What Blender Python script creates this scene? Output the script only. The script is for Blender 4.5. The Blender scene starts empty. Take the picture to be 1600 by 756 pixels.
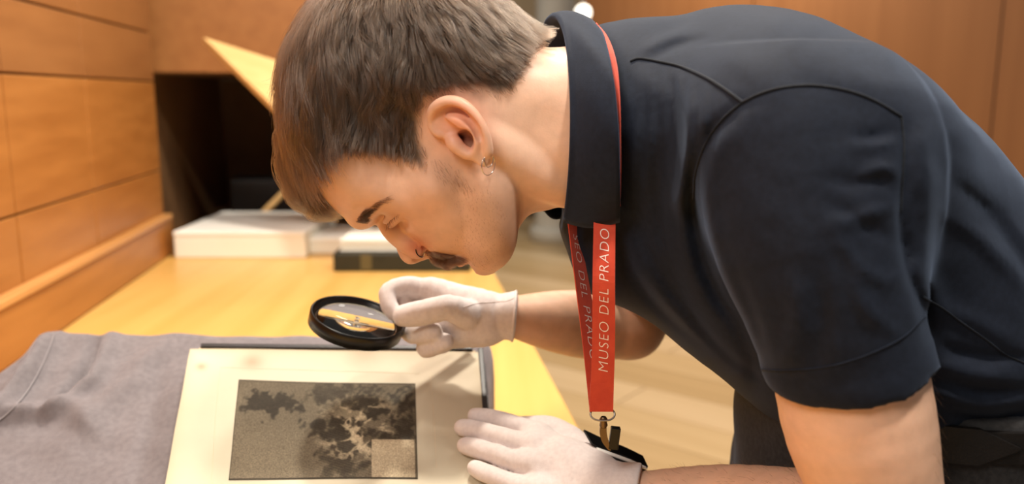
import bpy, bmesh, math, random
import numpy as np
import openvdb
from mathutils import Vector, Matrix
from mathutils.bvhtree import BVHTree

random.seed(4)
RNG = np.random.default_rng(7)
SC = bpy.context.scene
COL = SC.collection

# ------------------------------------------------------------------ camera
FPX = 1300.0                       # focal length in pixels of the 1600 px wide frame
CAM_Z = 1.20
PITCH = math.atan(228.0 / FPX)     # looking slightly down
CT, ST = math.cos(PITCH), math.sin(PITCH)
cam_data = bpy.data.cameras.new('camera')
cam_data.sensor_width = 36.0
cam_data.sensor_fit = 'HORIZONTAL'
cam_data.lens = FPX / 1600.0 * 36.0
cam_data.clip_start = 0.02
cam_data.clip_end = 60
cam = bpy.data.objects.new('camera', cam_data)
COL.objects.link(cam)
cam.location = (0, 0, CAM_Z)
cam.rotation_euler = (math.pi / 2 - PITCH, 0, 0)
cam_data.dof.use_dof = True
cam_data.dof.focus_distance = 0.68
cam_data.dof.aperture_fstop = 3.9
SC.camera = cam

# ------------------------------------------------------------------ world, lamps, exposure
SC.view_settings.view_transform = 'Standard'
SC.view_settings.look = 'None'
SC.view_settings.gamma = 1.0
SC.view_settings.use_curve_mapping = False
SC.view_settings.exposure = 0.0
world = bpy.data.worlds.new('world')
SC.world = world
world.use_nodes = True
world.node_tree.nodes['Background'].inputs['Color'].default_value = (1.0, 0.92, 0.82, 1)
world.node_tree.nodes['Background'].inputs['Strength'].default_value = 0.26


def area_light(name, loc, target, size, power, col=(1.0, 0.9, 0.78), size_y=None, spread=None):
    d = bpy.data.lights.new(name, 'AREA')
    d.energy = power
    d.color = col
    d.shape = 'RECTANGLE' if size_y else 'DISK'
    d.size = size
    if size_y:
        d.size_y = size_y
    if spread:
        d.spread = math.radians(spread)
    o = bpy.data.objects.new(name, d)
    COL.objects.link(o)
    o.location = loc
    o.rotation_euler = (Vector(target) - Vector(loc)).to_track_quat('-Z', 'Y').to_euler()
    return o


area_light('ceiling_lamp_key', (0.50, 0.10, 2.75), (0.0, 0.75, 1.0), 0.24, 36, (1.0, 0.93, 0.84))
area_light('ceiling_lamp_left', (-0.50, 0.66, 2.75), (0.0, 0.75, 1.0), 0.18, 12, (1.0, 0.93, 0.84))
area_light('ceiling_lamp_desk', (-0.16, 1.45, 2.70), (-0.2, 1.1, 0.76), 0.16, 44, (1.0, 0.90, 0.76))
area_light('fill_light_front', (-0.75, -0.5, 2.3), (0.0, 0.7, 1.0), 0.7, 22, (1.0, 0.93, 0.86))  # added fill from the camera side, brightens the face
area_light('fill_light_back', (1.0, 1.35, 2.75), (0.4, 0.8, 1.2), 0.3, 22, (1.0, 0.94, 0.87))  # added light, brightens the top of the shirt's back
area_light('ceiling_lamp_hall', (1.0, 4.5, 2.8), (0.9, 5.0, 0.0), 1.0, 62, (1.0, 0.90, 0.76))


# ------------------------------------------------------------------ pixel -> point helpers (1600 x 756 frame)
def ray(px, py):
    px = np.asarray(px, float)
    py = np.asarray(py, float)
    a = (px - 800.0) / FPX
    b = (378.0 - py) / FPX
    return np.stack([a + 0 * b, CT + ST * b, -ST + CT * b], -1)


def at(px, py, y):
    """the point at depth y seen at the pixel"""
    d = ray(px, py)
    t = (np.asarray(y, float) / d[..., 1])[..., None]
    return d * t + np.array([0, 0, CAM_Z])


def on_plane(px, py, p0, n):
    d = ray(px, py)
    o = np.array([0, 0, CAM_Z])
    t = np.dot(np.asarray(p0) - o, n) / (d @ np.asarray(n))
    return o + d * np.asarray(t)[..., None]


def on_z(px, py, z):
    return on_plane(px, py, (0, 0, z), np.array([0, 0, 1.0]))


def project(P):
    P = np.asarray(P, float)
    x, y, z = P[..., 0], P[..., 1], P[..., 2] - CAM_Z
    dep = y * CT - z * ST
    up = y * ST + z * CT
    return 800 + FPX * x / dep, 378 - FPX * up / dep


# ------------------------------------------------------------------ materials
def mat(name, color, rough=0.6, spec=0.5, metal=0.0, color2=None, nscale=8.0, ndetail=4.0, bump=0.0, bscale=200.0,
        bdist=0.001, stretch=None, sheen=0.0, sheen_tint=None, sss=0.0, coat=0.0, emit=None, ramp=(0.35, 0.65)):
    m = bpy.data.materials.new(name)
    m.use_nodes = True
    nt = m.node_tree
    b = nt.nodes['Principled BSDF']
    b.inputs['Base Color'].default_value = (*color, 1)
    b.inputs['Roughness'].default_value = rough
    b.inputs['Specular IOR Level'].default_value = spec
    b.inputs['Metallic'].default_value = metal
    b.inputs['Coat Weight'].default_value = coat
    b.inputs['Sheen Weight'].default_value = sheen
    if sheen_tint:
        b.inputs['Sheen Tint'].default_value = (*sheen_tint, 1)
    if sss:
        b.inputs['Subsurface Weight'].default_value = sss
        b.inputs['Subsurface Radius'].default_value = (0.012, 0.004, 0.002)
        b.inputs['Subsurface Scale'].default_value = 0.5
    if emit:
        b.inputs['Emission Color'].default_value = (*emit[0], 1)
        b.inputs['Emission Strength'].default_value = emit[1]
    tc = nt.nodes.new('ShaderNodeTexCoord')
    mp = nt.nodes.new('ShaderNodeMapping')
    nt.links.new(tc.outputs['Object'], mp.inputs['Vector'])
    if stretch:
        mp.inputs['Scale'].default_value = stretch
    if color2:
        n = nt.nodes.new('ShaderNodeTexNoise')
        n.inputs['Scale'].default_value = nscale
        n.inputs['Detail'].default_value = ndetail
        nt.links.new(mp.outputs['Vector'], n.inputs['Vector'])
        r = nt.nodes.new('ShaderNodeValToRGB')
        r.color_ramp.elements[0].position = ramp[0]
        r.color_ramp.elements[1].position = ramp[1]
        r.color_ramp.elements[0].color = (*color, 1)
        r.color_ramp.elements[1].color = (*color2, 1)
        nt.links.new(n.outputs['Fac'], r.inputs['Fac'])
        nt.links.new(r.outputs['Color'], b.inputs['Base Color'])
    if bump:
        n2 = nt.nodes.new('ShaderNodeTexNoise')
        n2.inputs['Scale'].default_value = bscale
        n2.inputs['Detail'].default_value = 3
        nt.links.new(tc.outputs['Object'], n2.inputs['Vector'])
        bp = nt.nodes.new('ShaderNodeBump')
        bp.inputs['Strength'].default_value = bump
        bp.inputs['Distance'].default_value = bdist
        nt.links.new(n2.outputs['Fac'], bp.inputs['Height'])
        nt.links.new(bp.outputs['Normal'], b.inputs['Normal'])
    return m


def attr_color(m, attr='tint', fac_noise=None):
    """base colour from a colour attribute of the mesh, with a little mottling"""
    nt = m.node_tree
    b = nt.nodes['Principled BSDF']
    a = nt.nodes.new('ShaderNodeAttribute')
    a.attribute_name = attr
    if fac_noise:
        tc = nt.nodes.new('ShaderNodeTexCoord')
        n = nt.nodes.new('ShaderNodeTexNoise')
        n.inputs['Scale'].default_value = fac_noise[0]
        n.inputs['Detail'].default_value = 5
        nt.links.new(tc.outputs['Object'], n.inputs['Vector'])
        mr = nt.nodes.new('ShaderNodeMapRange')
        mr.inputs['From Min'].default_value = 0.3
        mr.inputs['From Max'].default_value = 0.7
        mr.inputs['To Min'].default_value = 1 - fac_noise[1]
        mr.inputs['To Max'].default_value = 1 + fac_noise[1]
        nt.links.new(n.outputs['Fac'], mr.inputs['Value'])
        mx = nt.nodes.new('ShaderNodeVectorMath')
        mx.operation = 'SCALE'
        nt.links.new(a.outputs['Color'], mx.inputs[0])
        nt.links.new(mr.outputs['Result'], mx.inputs['Scale'])
        nt.links.new(mx.outputs['Vector'], b.inputs['Base Color'])
    else:
        nt.links.new(a.outputs['Color'], b.inputs['Base Color'])
    return m


def wood(name, c1, c2, rough=0.4, axis='y', spec=0.4, sc=1.0):
    s = {'x': (0.6, 14, 14), 'y': (14, 0.6, 14), 'z': (14, 14, 0.6)}[axis]
    return mat(name, c1, rough, spec, color2=c2, nscale=2.2 * sc, ndetail=6, stretch=s, ramp=(0.3, 0.7))


# ------------------------------------------------------------------ object helpers
def tag(o, label=None, cat=None, group=None, kind=None):
    if label:
        o['label'] = label
    if cat:
        o['category'] = cat
    if group:
        o['group'] = group
    if kind:
        o['kind'] = kind
    return o


def empty(name, loc=(0, 0, 0), parent=None):
    o = bpy.data.objects.new(name, None)
    COL.objects.link(o)
    o.location = loc
    o.empty_display_size = 0.05
    if parent:
        o.parent = parent
        o.location = Vector(loc) - Vector(parent.location)
    return o


def link(name, me, material=None, parent=None):
    o = bpy.data.objects.new(name, me)
    COL.objects.link(o)
    if material:
        me.materials.clear()
        me.materials.append(material)
    if parent:
        o.parent = parent
        p = Vector((0, 0, 0))
        q = parent
        while q:
            p += q.location
            q = q.parent
        o.location = -p           # mesh data are in world coordinates
    return o


def mesh_np(name, V, F, smooth=True):
    V = np.asarray(V, np.float32)
    F = np.asarray(F, np.int32)
    me = bpy.data.meshes.new(name)
    n, k = F.shape
    me.vertices.add(len(V))
    me.vertices.foreach_set('co', V.ravel())
    me.loops.add(n * k)
    me.loops.foreach_set('vertex_index', F.ravel())
    me.polygons.add(n)
    me.polygons.foreach_set('loop_start', np.arange(n, dtype=np.int32) * k)
    me.update(calc_edges=True)
    me.validate()
    me.polygons.foreach_set('use_smooth', np.full(len(me.polygons), smooth))
    me.update()
    return me


def bm_mesh(name, bm, smooth=False, recalc=True):
    if recalc:
        bmesh.ops.recalc_face_normals(bm, faces=bm.faces[:])
    me = bpy.data.meshes.new(name)
    bm.to_mesh(me)
    bm.free()
    if smooth:
        for p in me.polygons:
            p.use_smooth = True
    return me


def box_bm(bm, c, size, rot=None, bevel=0.0):
    """box about c with edge lengths size, rot a 3x3 Matrix"""
    r = bmesh.ops.create_cube(bm, size=1.0)
    vs = r['verts']
    M = Matrix.Translation(Vector(c)) @ ((rot.to_4x4() if rot else Matrix.Identity(4))) @ Matrix.Diagonal((*size, 1))
    bmesh.ops.transform(bm, matrix=M, verts=vs)
    if bevel:
        es = list({e for v in vs for e in v.link_edges})
        bmesh.ops.bevel(bm, geom=es, offset=bevel, segments=2, affect='EDGES', profile=0.5)


def box(name, c, size, material, parent=None, rot=None, bevel=0.0):
    bm = bmesh.new()
    box_bm(bm, c, size, rot, bevel)
    return link(name, bm_mesh(name, bm), material, parent)


def hexa(name, P8, material, parent=None, bevel=0.0):
    """solid from 8 corners: first four one face, last four the opposite one"""
    bm = bmesh.new()
    v = [bm.verts.new(p) for p in P8]
    for f in ((0, 1, 2, 3), (7, 6, 5, 4), (0, 4, 5, 1), (1, 5, 6, 2), (2, 6, 7, 3), (3, 7, 4, 0)):
        bm.faces.new([v[i] for i in f])
    if bevel:
        bmesh.ops.bevel(bm, geom=bm.edges[:], offset=bevel, segments=2, affect='EDGES', profile=0.5)
    return link(name, bm_mesh(name, bm), material, parent)


def catmull(P, n=8, closed=False):
    P = np.asarray(P, float)
    m = len(P)
    out = []
    rng = range(m) if closed else range(m - 1)
    for i in rng:
        if closed:
            p0, p1, p2, p3 = P[(i - 1) % m], P[i], P[(i + 1) % m], P[(i + 2) % m]
        else:
            p1, p2 = P[i], P[i + 1]
            p0 = P[i - 1] if i > 0 else 2 * p1 - p2
            p3 = P[i + 2] if i + 2 < m else 2 * p2 - p1
        for k in range(n):
            t = k / n
            out.append(0.5 * (2 * p1 + (p2 - p0) * t + (2 * p0 - 5 * p1 + 4 * p2 - p3) * t * t + (3 * p1 - p0 - 3 * p2 + p3) * t ** 3))
    if not closed:
        out.append(P[-1])
    return np.array(out)


def tube_vf(P, r, seg=8, closed=False, flat=1.0, flat_dir=None):
    """tube along points P with radius r (number or list); returns V,F"""
    P = np.asarray(P, float)
    n = len(P)
    r = np.full(n, r) if np.isscalar(r) else np.asarray(r, float)
    T = np.roll(P, -1, 0) - np.roll(P, 1, 0) if closed else np.gradient(P, axis=0)
    T /= np.linalg.norm(T, axis=1, keepdims=True) + 1e-12
    up = np.array([0, 0, 1.0]) if abs(T[0][2]) < 0.9 else np.array([1.0, 0, 0])
    N = np.cross(T[0], up)
    N /= np.linalg.norm(N)
    V = []
    for i in range(n):
        N = N - T[i] * (N @ T[i])
        N /= np.linalg.norm(N) + 1e-12
        B = np.cross(T[i], N)
        for k in range(seg):
            a = 2 * math.pi * k / seg
            V.append(P[i] + r[i] * (math.cos(a) * N + math.sin(a) * B))
    F = []
    for i in range(n if closed else n - 1):
        j = (i + 1) % n
        for k in range(seg):
            l = (k + 1) % seg
            F.append((i * seg + k, i * seg + l, j * seg + l, j * seg + k))
    return np.array(V), np.array(F)


def tube(name, P, r, material, parent=None, seg=8, closed=False):
    V, F = tube_vf(P, r, seg, closed)
    return link(name, mesh_np(name, V, F), material, parent)


def grid_vf(G):
    """quads of a grid of points G[i,j]"""
    n, m = G.shape[:2]
    I = np.arange(n * m).reshape(n, m)
    F = np.stack([I[:-1, :-1], I[:-1, 1:], I[1:, 1:], I[1:, :-1]], -1).reshape(-1, 4)
    return G.reshape(-1, 3), F


# ------------------------------------------------------------------ implicit surfaces on a grid
def poly_sdf(X, Y, P):
    """signed distance (negative inside) of the points X,Y to the closed polygon P"""
    P = np.asarray(P, float)
    d2 = np.full(X.shape, 1e18)
    inside = np.zeros(X.shape, bool)
    for i in range(len(P)):
        a, b = P[i], P[(i + 1) % len(P)]
        e = b - a
        wx, wy = X - a[0], Y - a[1]
        t = np.clip((wx * e[0] + wy * e[1]) / (e @ e + 1e-18), 0, 1)
        d2 = np.minimum(d2, (wx - t * e[0]) ** 2 + (wy - t * e[1]) ** 2)
        if a[1] != b[1]:
            c = (a[1] <= Y) != (b[1] <= Y)
            xi = a[0] + (Y - a[1]) / (b[1] - a[1]) * e[0]
            inside ^= c & (X < xi)
    return np.where(inside, -1, 1) * np.sqrt(d2)


def line_dist(X, Y, P):
    P = np.asarray(P, float)
    d2 = np.full(X.shape, 1e18)
    tt = np.zeros(X.shape)
    n = len(P) - 1
    for i in range(n):
        a, e = P[i], P[i + 1] - P[i]
        wx, wy = X - a[0], Y - a[1]
        t = np.clip((wx * e[0] + wy * e[1]) / (e @ e + 1e-18), 0, 1)
        q = (wx - t * e[0]) ** 2 + (wy - t * e[1]) ** 2
        tt = np.where(q < d2, (i + t) / n, tt)
        d2 = np.minimum(d2, q)
    return np.sqrt(d2), tt


def idw(X, Y, pts, p=3.0):
    num = np.zeros(X.shape)
    den = np.zeros(X.shape)
    for u, v, w in pts:
        q = 1.0 / ((X - u) ** 2 + (Y - v) ** 2 + 40.0) ** (p / 2)
        num += q * w
        den += q
    return num / den


def sstep(x, a, b):
    t = np.clip((x - a) / (b - a), 0, 1)
    return t * t * (3 - 2 * t)


def smin(a, b, k):
    h = np.maximum(k - np.abs(a - b), 0) / k
    return np.minimum(a, b) - h * h * k * 0.25


class Vol:
    def __init__(self, lo, hi, h):
        self.lo = np.asarray(lo, float)
        self.h = h
        self.n = np.ceil((np.asarray(hi, float) - self.lo) / h).astype(int) + 1
        self.ax = [self.lo[i] + h * np.arange(self.n[i]) for i in range(3)]
        self.F = np.full(tuple(self.n), 1e3 * h, np.float32)

    def sub(self, lo, hi):
        i0 = np.clip(np.floor((np.asarray(lo) - self.lo) / self.h).astype(int), 0, self.n)
        i1 = np.clip(np.ceil((np.asarray(hi) - self.lo) / self.h).astype(int) + 1, 0, self.n)
        sl = tuple(slice(a, b) for a, b in zip(i0, i1))
        X = self.ax[0][sl[0]].astype(np.float32)[:, None, None]
        Y = self.ax[1][sl[1]].astype(np.float32)[None, :, None]
        Z = self.ax[2][sl[2]].astype(np.float32)[None, None, :]
        return sl, X, Y, Z

    def put(self, sl, D, k, op):
        f = self.F[sl]
        if f.size == 0:
            return
        if op == 'add':
            f[...] = smin(f, D, k) if k else np.minimum(f, D)
        elif op == 'cut':
            f[...] = -smin(-f, D, k) if k else np.maximum(f, -D)
        elif op == 'and':
            f[...] = -smin(-f, -D, k) if k else np.maximum(f, D)

    def ell(self, c, r, k=0.0, op='add', rot=None):
        c = np.asarray(c, float)
        r = np.asarray([r] * 3 if np.isscalar(r) else r, float)
        pad = r.max() + 2.2 * k + 3 * self.h
        sl, X, Y, Z = self.sub(c - pad, c + pad)
        x, y, z = X - c[0], Y - c[1], Z - c[2]
        if rot is not None:
            R = np.asarray(rot)
            x, y, z = (R[0][0] * x + R[0][1] * y + R[0][2] * z, R[1][0] * x + R[1][1] * y + R[1][2] * z,
                       R[2][0] * x + R[2][1] * y + R[2][2] * z)
        a = np.sqrt((x / r[0]) ** 2 + (y / r[1]) ** 2 + (z / r[2]) ** 2)
        g = np.sqrt((x / r[0] ** 2) ** 2 + (y / r[1] ** 2) ** 2 + (z / r[2] ** 2) ** 2)
        D = np.where(a < 0.25, (a - 1) * r.min(), a * (a - 1) / np.maximum(g, 1e-9)).astype(np.float32)
        self.put(sl, D, k, op)

    def cap(self, a, b, ra, rb, k=0.0, op='add'):
        a = np.asarray(a, float)
        b = np.asarray(b, float)
        pad = max(ra, rb) + 2.2 * k + 3 * self.h
        sl, X, Y, Z = self.sub(np.minimum(a, b) - pad, np.maximum(a, b) + pad)
        e = (b - a).astype(np.float32)
        x, y, z = X - np.float32(a[0]), Y - np.float32(a[1]), Z - np.float32(a[2])
        t = np.clip((x * e[0] + y * e[1] + z * e[2]) / (e @ e + 1e-12), 0, 1)
        D = np.sqrt((x - t * e[0]) ** 2 + (y - t * e[1]) ** 2 + (z - t * e[2]) ** 2) - (ra + (rb - ra) * t)
        self.put(sl, D.astype(np.float32), k, op)

    def chain(self, P, R, k=0.0, op='add', n=5, k_in=None):
        P = np.asarray(P, float)
        Q = catmull(np.column_stack([P, R]), n)
        for i in range(len(Q) - 1):
            self.cap(Q[i, :3], Q[i + 1, :3], Q[i, 3], Q[i + 1, 3], k if (i == 0 or k_in is None) else k_in, op)

    def mesh(self, smooth_iters=2):
        g = openvdb.FloatGrid(background=float(self.h * 3))
        band = 4 * self.h
        g.copyFromArray(np.clip(self.F, -band, band).astype(np.float32))
        V, Q = g.convertToQuads(0.0)
        V = V.astype(np.float64) * self.h + self.lo
        Q = Q.astype(np.int64)
        return smooth_mesh(V, Q, smooth_iters), Q

    def sample(self, P):
        """trilinear value at points"""
        q = (np.asarray(P) - self.lo) / self.h
        q = np.clip(q, 0, self.n - 1.001)
        i = np.floor(q).astype(int)
        f = q - i
        out = 0
        for dx in (0, 1):
            for dy in (0, 1):
                for dz in (0, 1):
                    w = (f[..., 0] if dx else 1 - f[..., 0]) * (f[..., 1] if dy else 1 - f[..., 1]) * (f[..., 2] if dz else 1 - f[..., 2])
                    out = out + w * self.F[i[..., 0] + dx, i[..., 1] + dy, i[..., 2] + dz]
        return out

    def grad(self, P):
        e = self.h
        G = np.stack([self.sample(P + np.eye(3)[k] * e) - self.sample(P - np.eye(3)[k] * e) for k in range(3)], -1)
        return G / (np.linalg.norm(G, axis=-1, keepdims=True) + 1e-9)


def smooth_mesh(V, Q, iters):
    n = len(V)
    E = np.concatenate([Q[:, [0, 1]], Q[:, [1, 2]], Q[:, [2, 3]], Q[:, [3, 0]]])
    deg = np.bincount(E[:, 0], minlength=n).astype(float)
    for it in range(iters):
        for lam in (0.55, -0.35):
            S = np.stack([np.bincount(E[:, 0], V[E[:, 1], k], n) for k in range(3)], -1) / np.maximum(deg, 1)[:, None]
            V = V + lam * np.where(deg[:, None] > 0, S - V, 0)
    return V


def set_tint(me, rgb, name='tint'):
    a = me.color_attributes.new(name, 'FLOAT_COLOR', 'POINT')
    c = np.ones((len(rgb), 4), np.float32)
    c[:, :3] = rgb
    a.data.foreach_set('color', c.ravel())


def hair_curves(name, strands, radii, material, parent=None, label=None):
    """strands: list of (n,3) arrays in world space; radii: root radius per strand"""
    h = bpy.data.hair_curves.new(name)
    h.add_curves([len(s) for s in strands])
    P = np.concatenate(strands).astype(np.float32)
    h.attributes['position'].data.foreach_set('vector', P.ravel())
    ra = h.attributes.get('radius') or h.attributes.new('radius', 'FLOAT', 'POINT')
    R = np.concatenate([r * (1 - 0.75 * np.linspace(0, 1, len(s)) ** 2) for s, r in zip(strands, radii)]).astype(np.float32)
    ra.data.foreach_set('value', R)
    h.materials.append(material)
    o = link(name, h, None, parent)
    o['kind'] = 'stuff'
    return o


class Surf:
    """ray caster on built meshes"""
    def __init__(self, V, F):
        self.b = BVHTree.FromPolygons([tuple(v) for v in V], [tuple(f) for f in F])

    def hit(self, px, py, off=0.0):
        d = ray(px, py)
        d = d / np.linalg.norm(d)
        loc, nor, _, _ = self.b.ray_cast(Vector((0, 0, CAM_Z)), Vector(d))
        if loc is None:
            return None, None
        if nor.dot(Vector(d)) > 0:
            nor = -nor
        return np.array(loc + nor * off), np.array(nor)
# ================================================================== room
TZ = 0.76                                            # table top height
UY = np.array([-0.135, 1.0, 0.0]); UY /= np.linalg.norm(UY)   # direction of the desk's long edges
UX = np.array([UY[1], -UY[0], 0.0])
ROT = Matrix((( UX[0], UY[0], 0), (UX[1], UY[1], 0), (0, 0, 1)))


def desk(a, b, z):
    """point in desk axes: a across (from the wall), b along"""
    return WA + UX * a + UY * b + np.array([0, 0, z - TZ])


WA = on_z(0, 575, TZ)                                # foot of the wall at the left edge of the frame
WB = on_z(272, 396, TZ)
LEN = float((WB - WA) @ UY)                          # the panelled wall ends here
EDGE = float((on_z(838, 545, TZ) - WA) @ UX)         # the desk's right edge

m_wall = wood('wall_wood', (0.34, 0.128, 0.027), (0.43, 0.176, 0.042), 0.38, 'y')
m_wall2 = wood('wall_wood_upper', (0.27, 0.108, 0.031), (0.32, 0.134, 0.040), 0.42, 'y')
m_trim = wood('trim_wood', (0.52, 0.25, 0.08), (0.60, 0.30, 0.10), 0.35, 'y')
m_desk = wood('desk_wood', (0.65, 0.37, 0.095), (0.73, 0.435, 0.13), 0.33, 'y')
m_dark = mat('dark_stained_wood', (0.17, 0.085, 0.034), 0.6, color2=(0.21, 0.11, 0.045), nscale=6)  # dark stained wood lining the niche
m_brownwall = wood('brown_wall_wood', (0.25, 0.100, 0.032), (0.29, 0.120, 0.040), 0.5, 'z', sc=0.6)
m_floor = [wood('floor_wood_%s' % i, c1, c2, 0.32, 'y') for i, (c1, c2) in enumerate([
    ((0.58, 0.40, 0.20), (0.66, 0.47, 0.25)), ((0.50, 0.335, 0.16), (0.58, 0.40, 0.20)), ((0.66, 0.47, 0.26), (0.72, 0.53, 0.31))])]
m_wjoint = mat('wall_joint', (0.25, 0.095, 0.024), 0.7)
m_joint = mat('joint_dark', (0.10, 0.06, 0.03), 0.8)

# ---- floor: a slab with planks laid on it
fl = box('floor', (1.0, 4.0, -0.02), (7.0, 13.0, 0.03), m_joint)
tag(fl, 'pale oak plank floor beside and behind the desk', 'floor', kind='structure')
PW, PL = 0.24, 1.5
fdir = Vector((math.sin(math.radians(-52)), math.cos(math.radians(-52)), 0))
fside = Vector((fdir.y, -fdir.x, 0))
frot = Matrix(((fside.x, fdir.x, 0), (fside.y, fdir.y, 0), (0, 0, 1)))
bm = bmesh.new()
box_bm(bm, (0, 0, 0), (PW - 0.006, PL - 0.006, 0.012), None, 0.0)
plank_me = [bm_mesh('plank', bm)]
plank_me[0].materials.append(m_floor[0])
for k in (1, 2):
    c = plank_me[0].copy(); c.materials.clear(); c.materials.append(m_floor[k]); plank_me.append(c)
for i in range(-24, 36):
    for j in range(-6, 8):
        off = ((i * 37) % 10) / 10 * PL
        c = Vector((0.9, 3.5, 0)) + fside * (i * PW) + fdir * (j * PL + off)
        px, py = project((c.x, c.y, 0.0)) if c.y > 0.6 else (9999, 0)
        if not (0.6 < c.y < 8.3 and c.x < 1.6 + 0.3 * c.y and 560 < px < 1560 and py < 1300):
            continue
        o = bpy.data.objects.new('plank', plank_me[(i * 5 + j * 3) % 3])
        COL.objects.link(o)
        o.parent = fl
        o.location = (c.x, c.y, 0.001)
        o.rotation_euler = frot.to_euler()

# ---- desk top (fixed to the wall) with its edge board
dk = empty('desk', tuple(desk(EDGE / 2, 1.0, 0)))
tag(dk, 'long honey coloured wooden desk top running along the panelled wall', 'desk')
BACK = LEN + 0.095
hexa('desk_top', [desk(0, -1.4, TZ - 0.03), desk(EDGE, -1.4, TZ - 0.03), desk(EDGE, BACK, TZ - 0.03), desk(0, BACK, TZ - 0.03),
                  desk(0, -1.4, TZ), desk(EDGE, -1.4, TZ), desk(EDGE, BACK, TZ), desk(0, BACK, TZ)], m_desk, dk, 0.004)
for b in (-1.2, BACK - 0.06):
    hexa('side_panel', [desk(0.05, b, 0.0), desk(EDGE - 0.05, b, 0.0), desk(EDGE - 0.05, b + 0.04, 0.0), desk(0.05, b + 0.04, 0.0),
                        desk(0.05, b, TZ - 0.03), desk(EDGE - 0.05, b, TZ - 0.03), desk(EDGE - 0.05, b + 0.04, TZ - 0.03), desk(0.05, b + 0.04, TZ - 0.03)], m_desk, dk)

# ---- left wall with its panels
nWall = UX
z_board = float(on_plane(150, 397.5, WA, nWall)[2])          # top of the backsplash board
z_low = float(on_plane(60, 117, WA, nWall)[2])               # joint between lower and upper panels
z_up = float(on_plane(160, 32, WA, nWall)[2])                # next joint above
wl = hexa('wall_left', [desk(-0.10, -1.4, 0), desk(-0.02, -1.4, 0), desk(-0.02, LEN, 0), desk(-0.10, LEN, 0),
                        desk(-0.10, -1.4, 2.9), desk(-0.02, -1.4, 2.9), desk(-0.02, LEN, 2.9), desk(-0.10, LEN, 2.9)], m_wjoint)
tag(wl, 'orange brown wood panelled wall rising behind the left side of the desk', 'wall', kind='structure')


def wpanel(b0, b1, z0, z1, m, t=0.018, name='wood_panel'):
    g = 0.002
    return hexa(name, [desk(-0.02, b0 + g, z0 + g), desk(-0.02 + t, b0 + g, z0 + g), desk(-0.02 + t, b1 - g, z0 + g), desk(-0.02, b1 - g, z0 + g),
                       desk(-0.02, b0 + g, z1 - g), desk(-0.02 + t, b0 + g, z1 - g), desk(-0.02 + t, b1 - g, z1 - g), desk(-0.02, b1 - g, z1 - g)], m, wl, 0.002)


cuts = [-1.4, -0.62, 0.12, LEN - 0.52, LEN]
zmid = TZ + (z_board - TZ) + (z_low - z_board) * 0.36
for b0, b1 in zip(cuts[:-1], cuts[1:]):
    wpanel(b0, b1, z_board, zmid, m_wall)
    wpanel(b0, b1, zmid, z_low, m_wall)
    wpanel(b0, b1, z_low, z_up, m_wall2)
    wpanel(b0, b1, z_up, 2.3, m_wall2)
wpanel(-1.4, LEN + 0.02, TZ + 0.001, z_board, m_wall, 0.036, 'backsplash_board')
hexa('ledge_strip', [desk(-0.02, -1.4, z_board), desk(0.022, -1.4, z_board), desk(0.022, LEN, z_board), desk(-0.02, LEN, z_board),
                     desk(-0.02, -1.4, z_board + 0.014), desk(0.022, -1.4, z_board + 0.014), desk(0.022, LEN, z_board + 0.014), desk(-0.02, LEN, z_board + 0.014)], m_trim, wl, 0.003)

# ---- end of the desk: a deep shadowed niche under a wooden front
NX0, NX1 = -0.10, EDGE + 0.25
zn = float(on_plane(330, 114, desk(0, LEN + 0.12, TZ), UY)[2])
nb = empty('wall_back', tuple(desk(0.4, LEN + 0.5, 0)))
tag(nb, 'wood clad back wall with a deep dark niche at the far end of the desk', 'wall', kind='structure')


def nbox(name, a0, a1, b0, b1, z0, z1, m):
    return hexa(name, [desk(a0, b0, z0), desk(a1, b0, z0), desk(a1, b1, z0), desk(a0, b1, z0),
                       desk(a0, b0, z1), desk(a1, b0, z1), desk(a1, b1, z1), desk(a0, b1, z1)], m, nb, 0.003)


nbox('upper_panel', NX0, EDGE - 0.30, LEN + 0.10, LEN + 0.14, zn, 2.9, m_wall2)
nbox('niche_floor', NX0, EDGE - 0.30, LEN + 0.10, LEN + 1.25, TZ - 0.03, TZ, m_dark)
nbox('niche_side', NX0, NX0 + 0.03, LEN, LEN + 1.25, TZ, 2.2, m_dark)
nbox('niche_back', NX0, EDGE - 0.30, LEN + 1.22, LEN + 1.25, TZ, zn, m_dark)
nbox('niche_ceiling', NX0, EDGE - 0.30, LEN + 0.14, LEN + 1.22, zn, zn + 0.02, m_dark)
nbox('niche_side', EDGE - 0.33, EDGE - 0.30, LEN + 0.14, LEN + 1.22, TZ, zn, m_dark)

# ---- far hall behind the neck, and the wooden wall on the right
m_plaster = mat('warm_plaster', (0.74, 0.56, 0.34), 0.7, color2=(0.80, 0.62, 0.40), nscale=2)
wf = box('wall_far', (0.4, 9.3, 1.5), (7.0, 0.1, 3.0), m_plaster)
tag(wf, 'warm lit plaster wall at the far end of the hall behind the neck', 'wall', kind='structure')
RA, RB = np.array([0.48, 6.0]), np.array([3.3, 3.2])
wr = empty('wall_right', (float(RA[0]), float(RA[1]), 0))
tag(wr, 'smooth brown wood panelled wall behind the bent back', 'wall', kind='structure')
rd = (RB - RA) / np.linalg.norm(RB - RA); rn = np.array([rd[1], -rd[0]]) * -1
NP = 3
L = np.linalg.norm(RB - RA) / NP
for i in range(NP):
    for z0, z1 in ((0.02, 2.6), (2.6, 3.0)):
        a = RA + rd * (i * L + 0.004); b = RA + rd * ((i + 1) * L - 0.004); o = rn * 0.05
        hexa('wood_panel', [(*a, z0), (*b, z0), (*(b + o), z0), (*(a + o), z0), (*a, z1 - .006), (*b, z1 - .006), (*(b + o), z1 - .006), (*(a + o), z1 - .006)], m_brownwall, wr)

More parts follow.
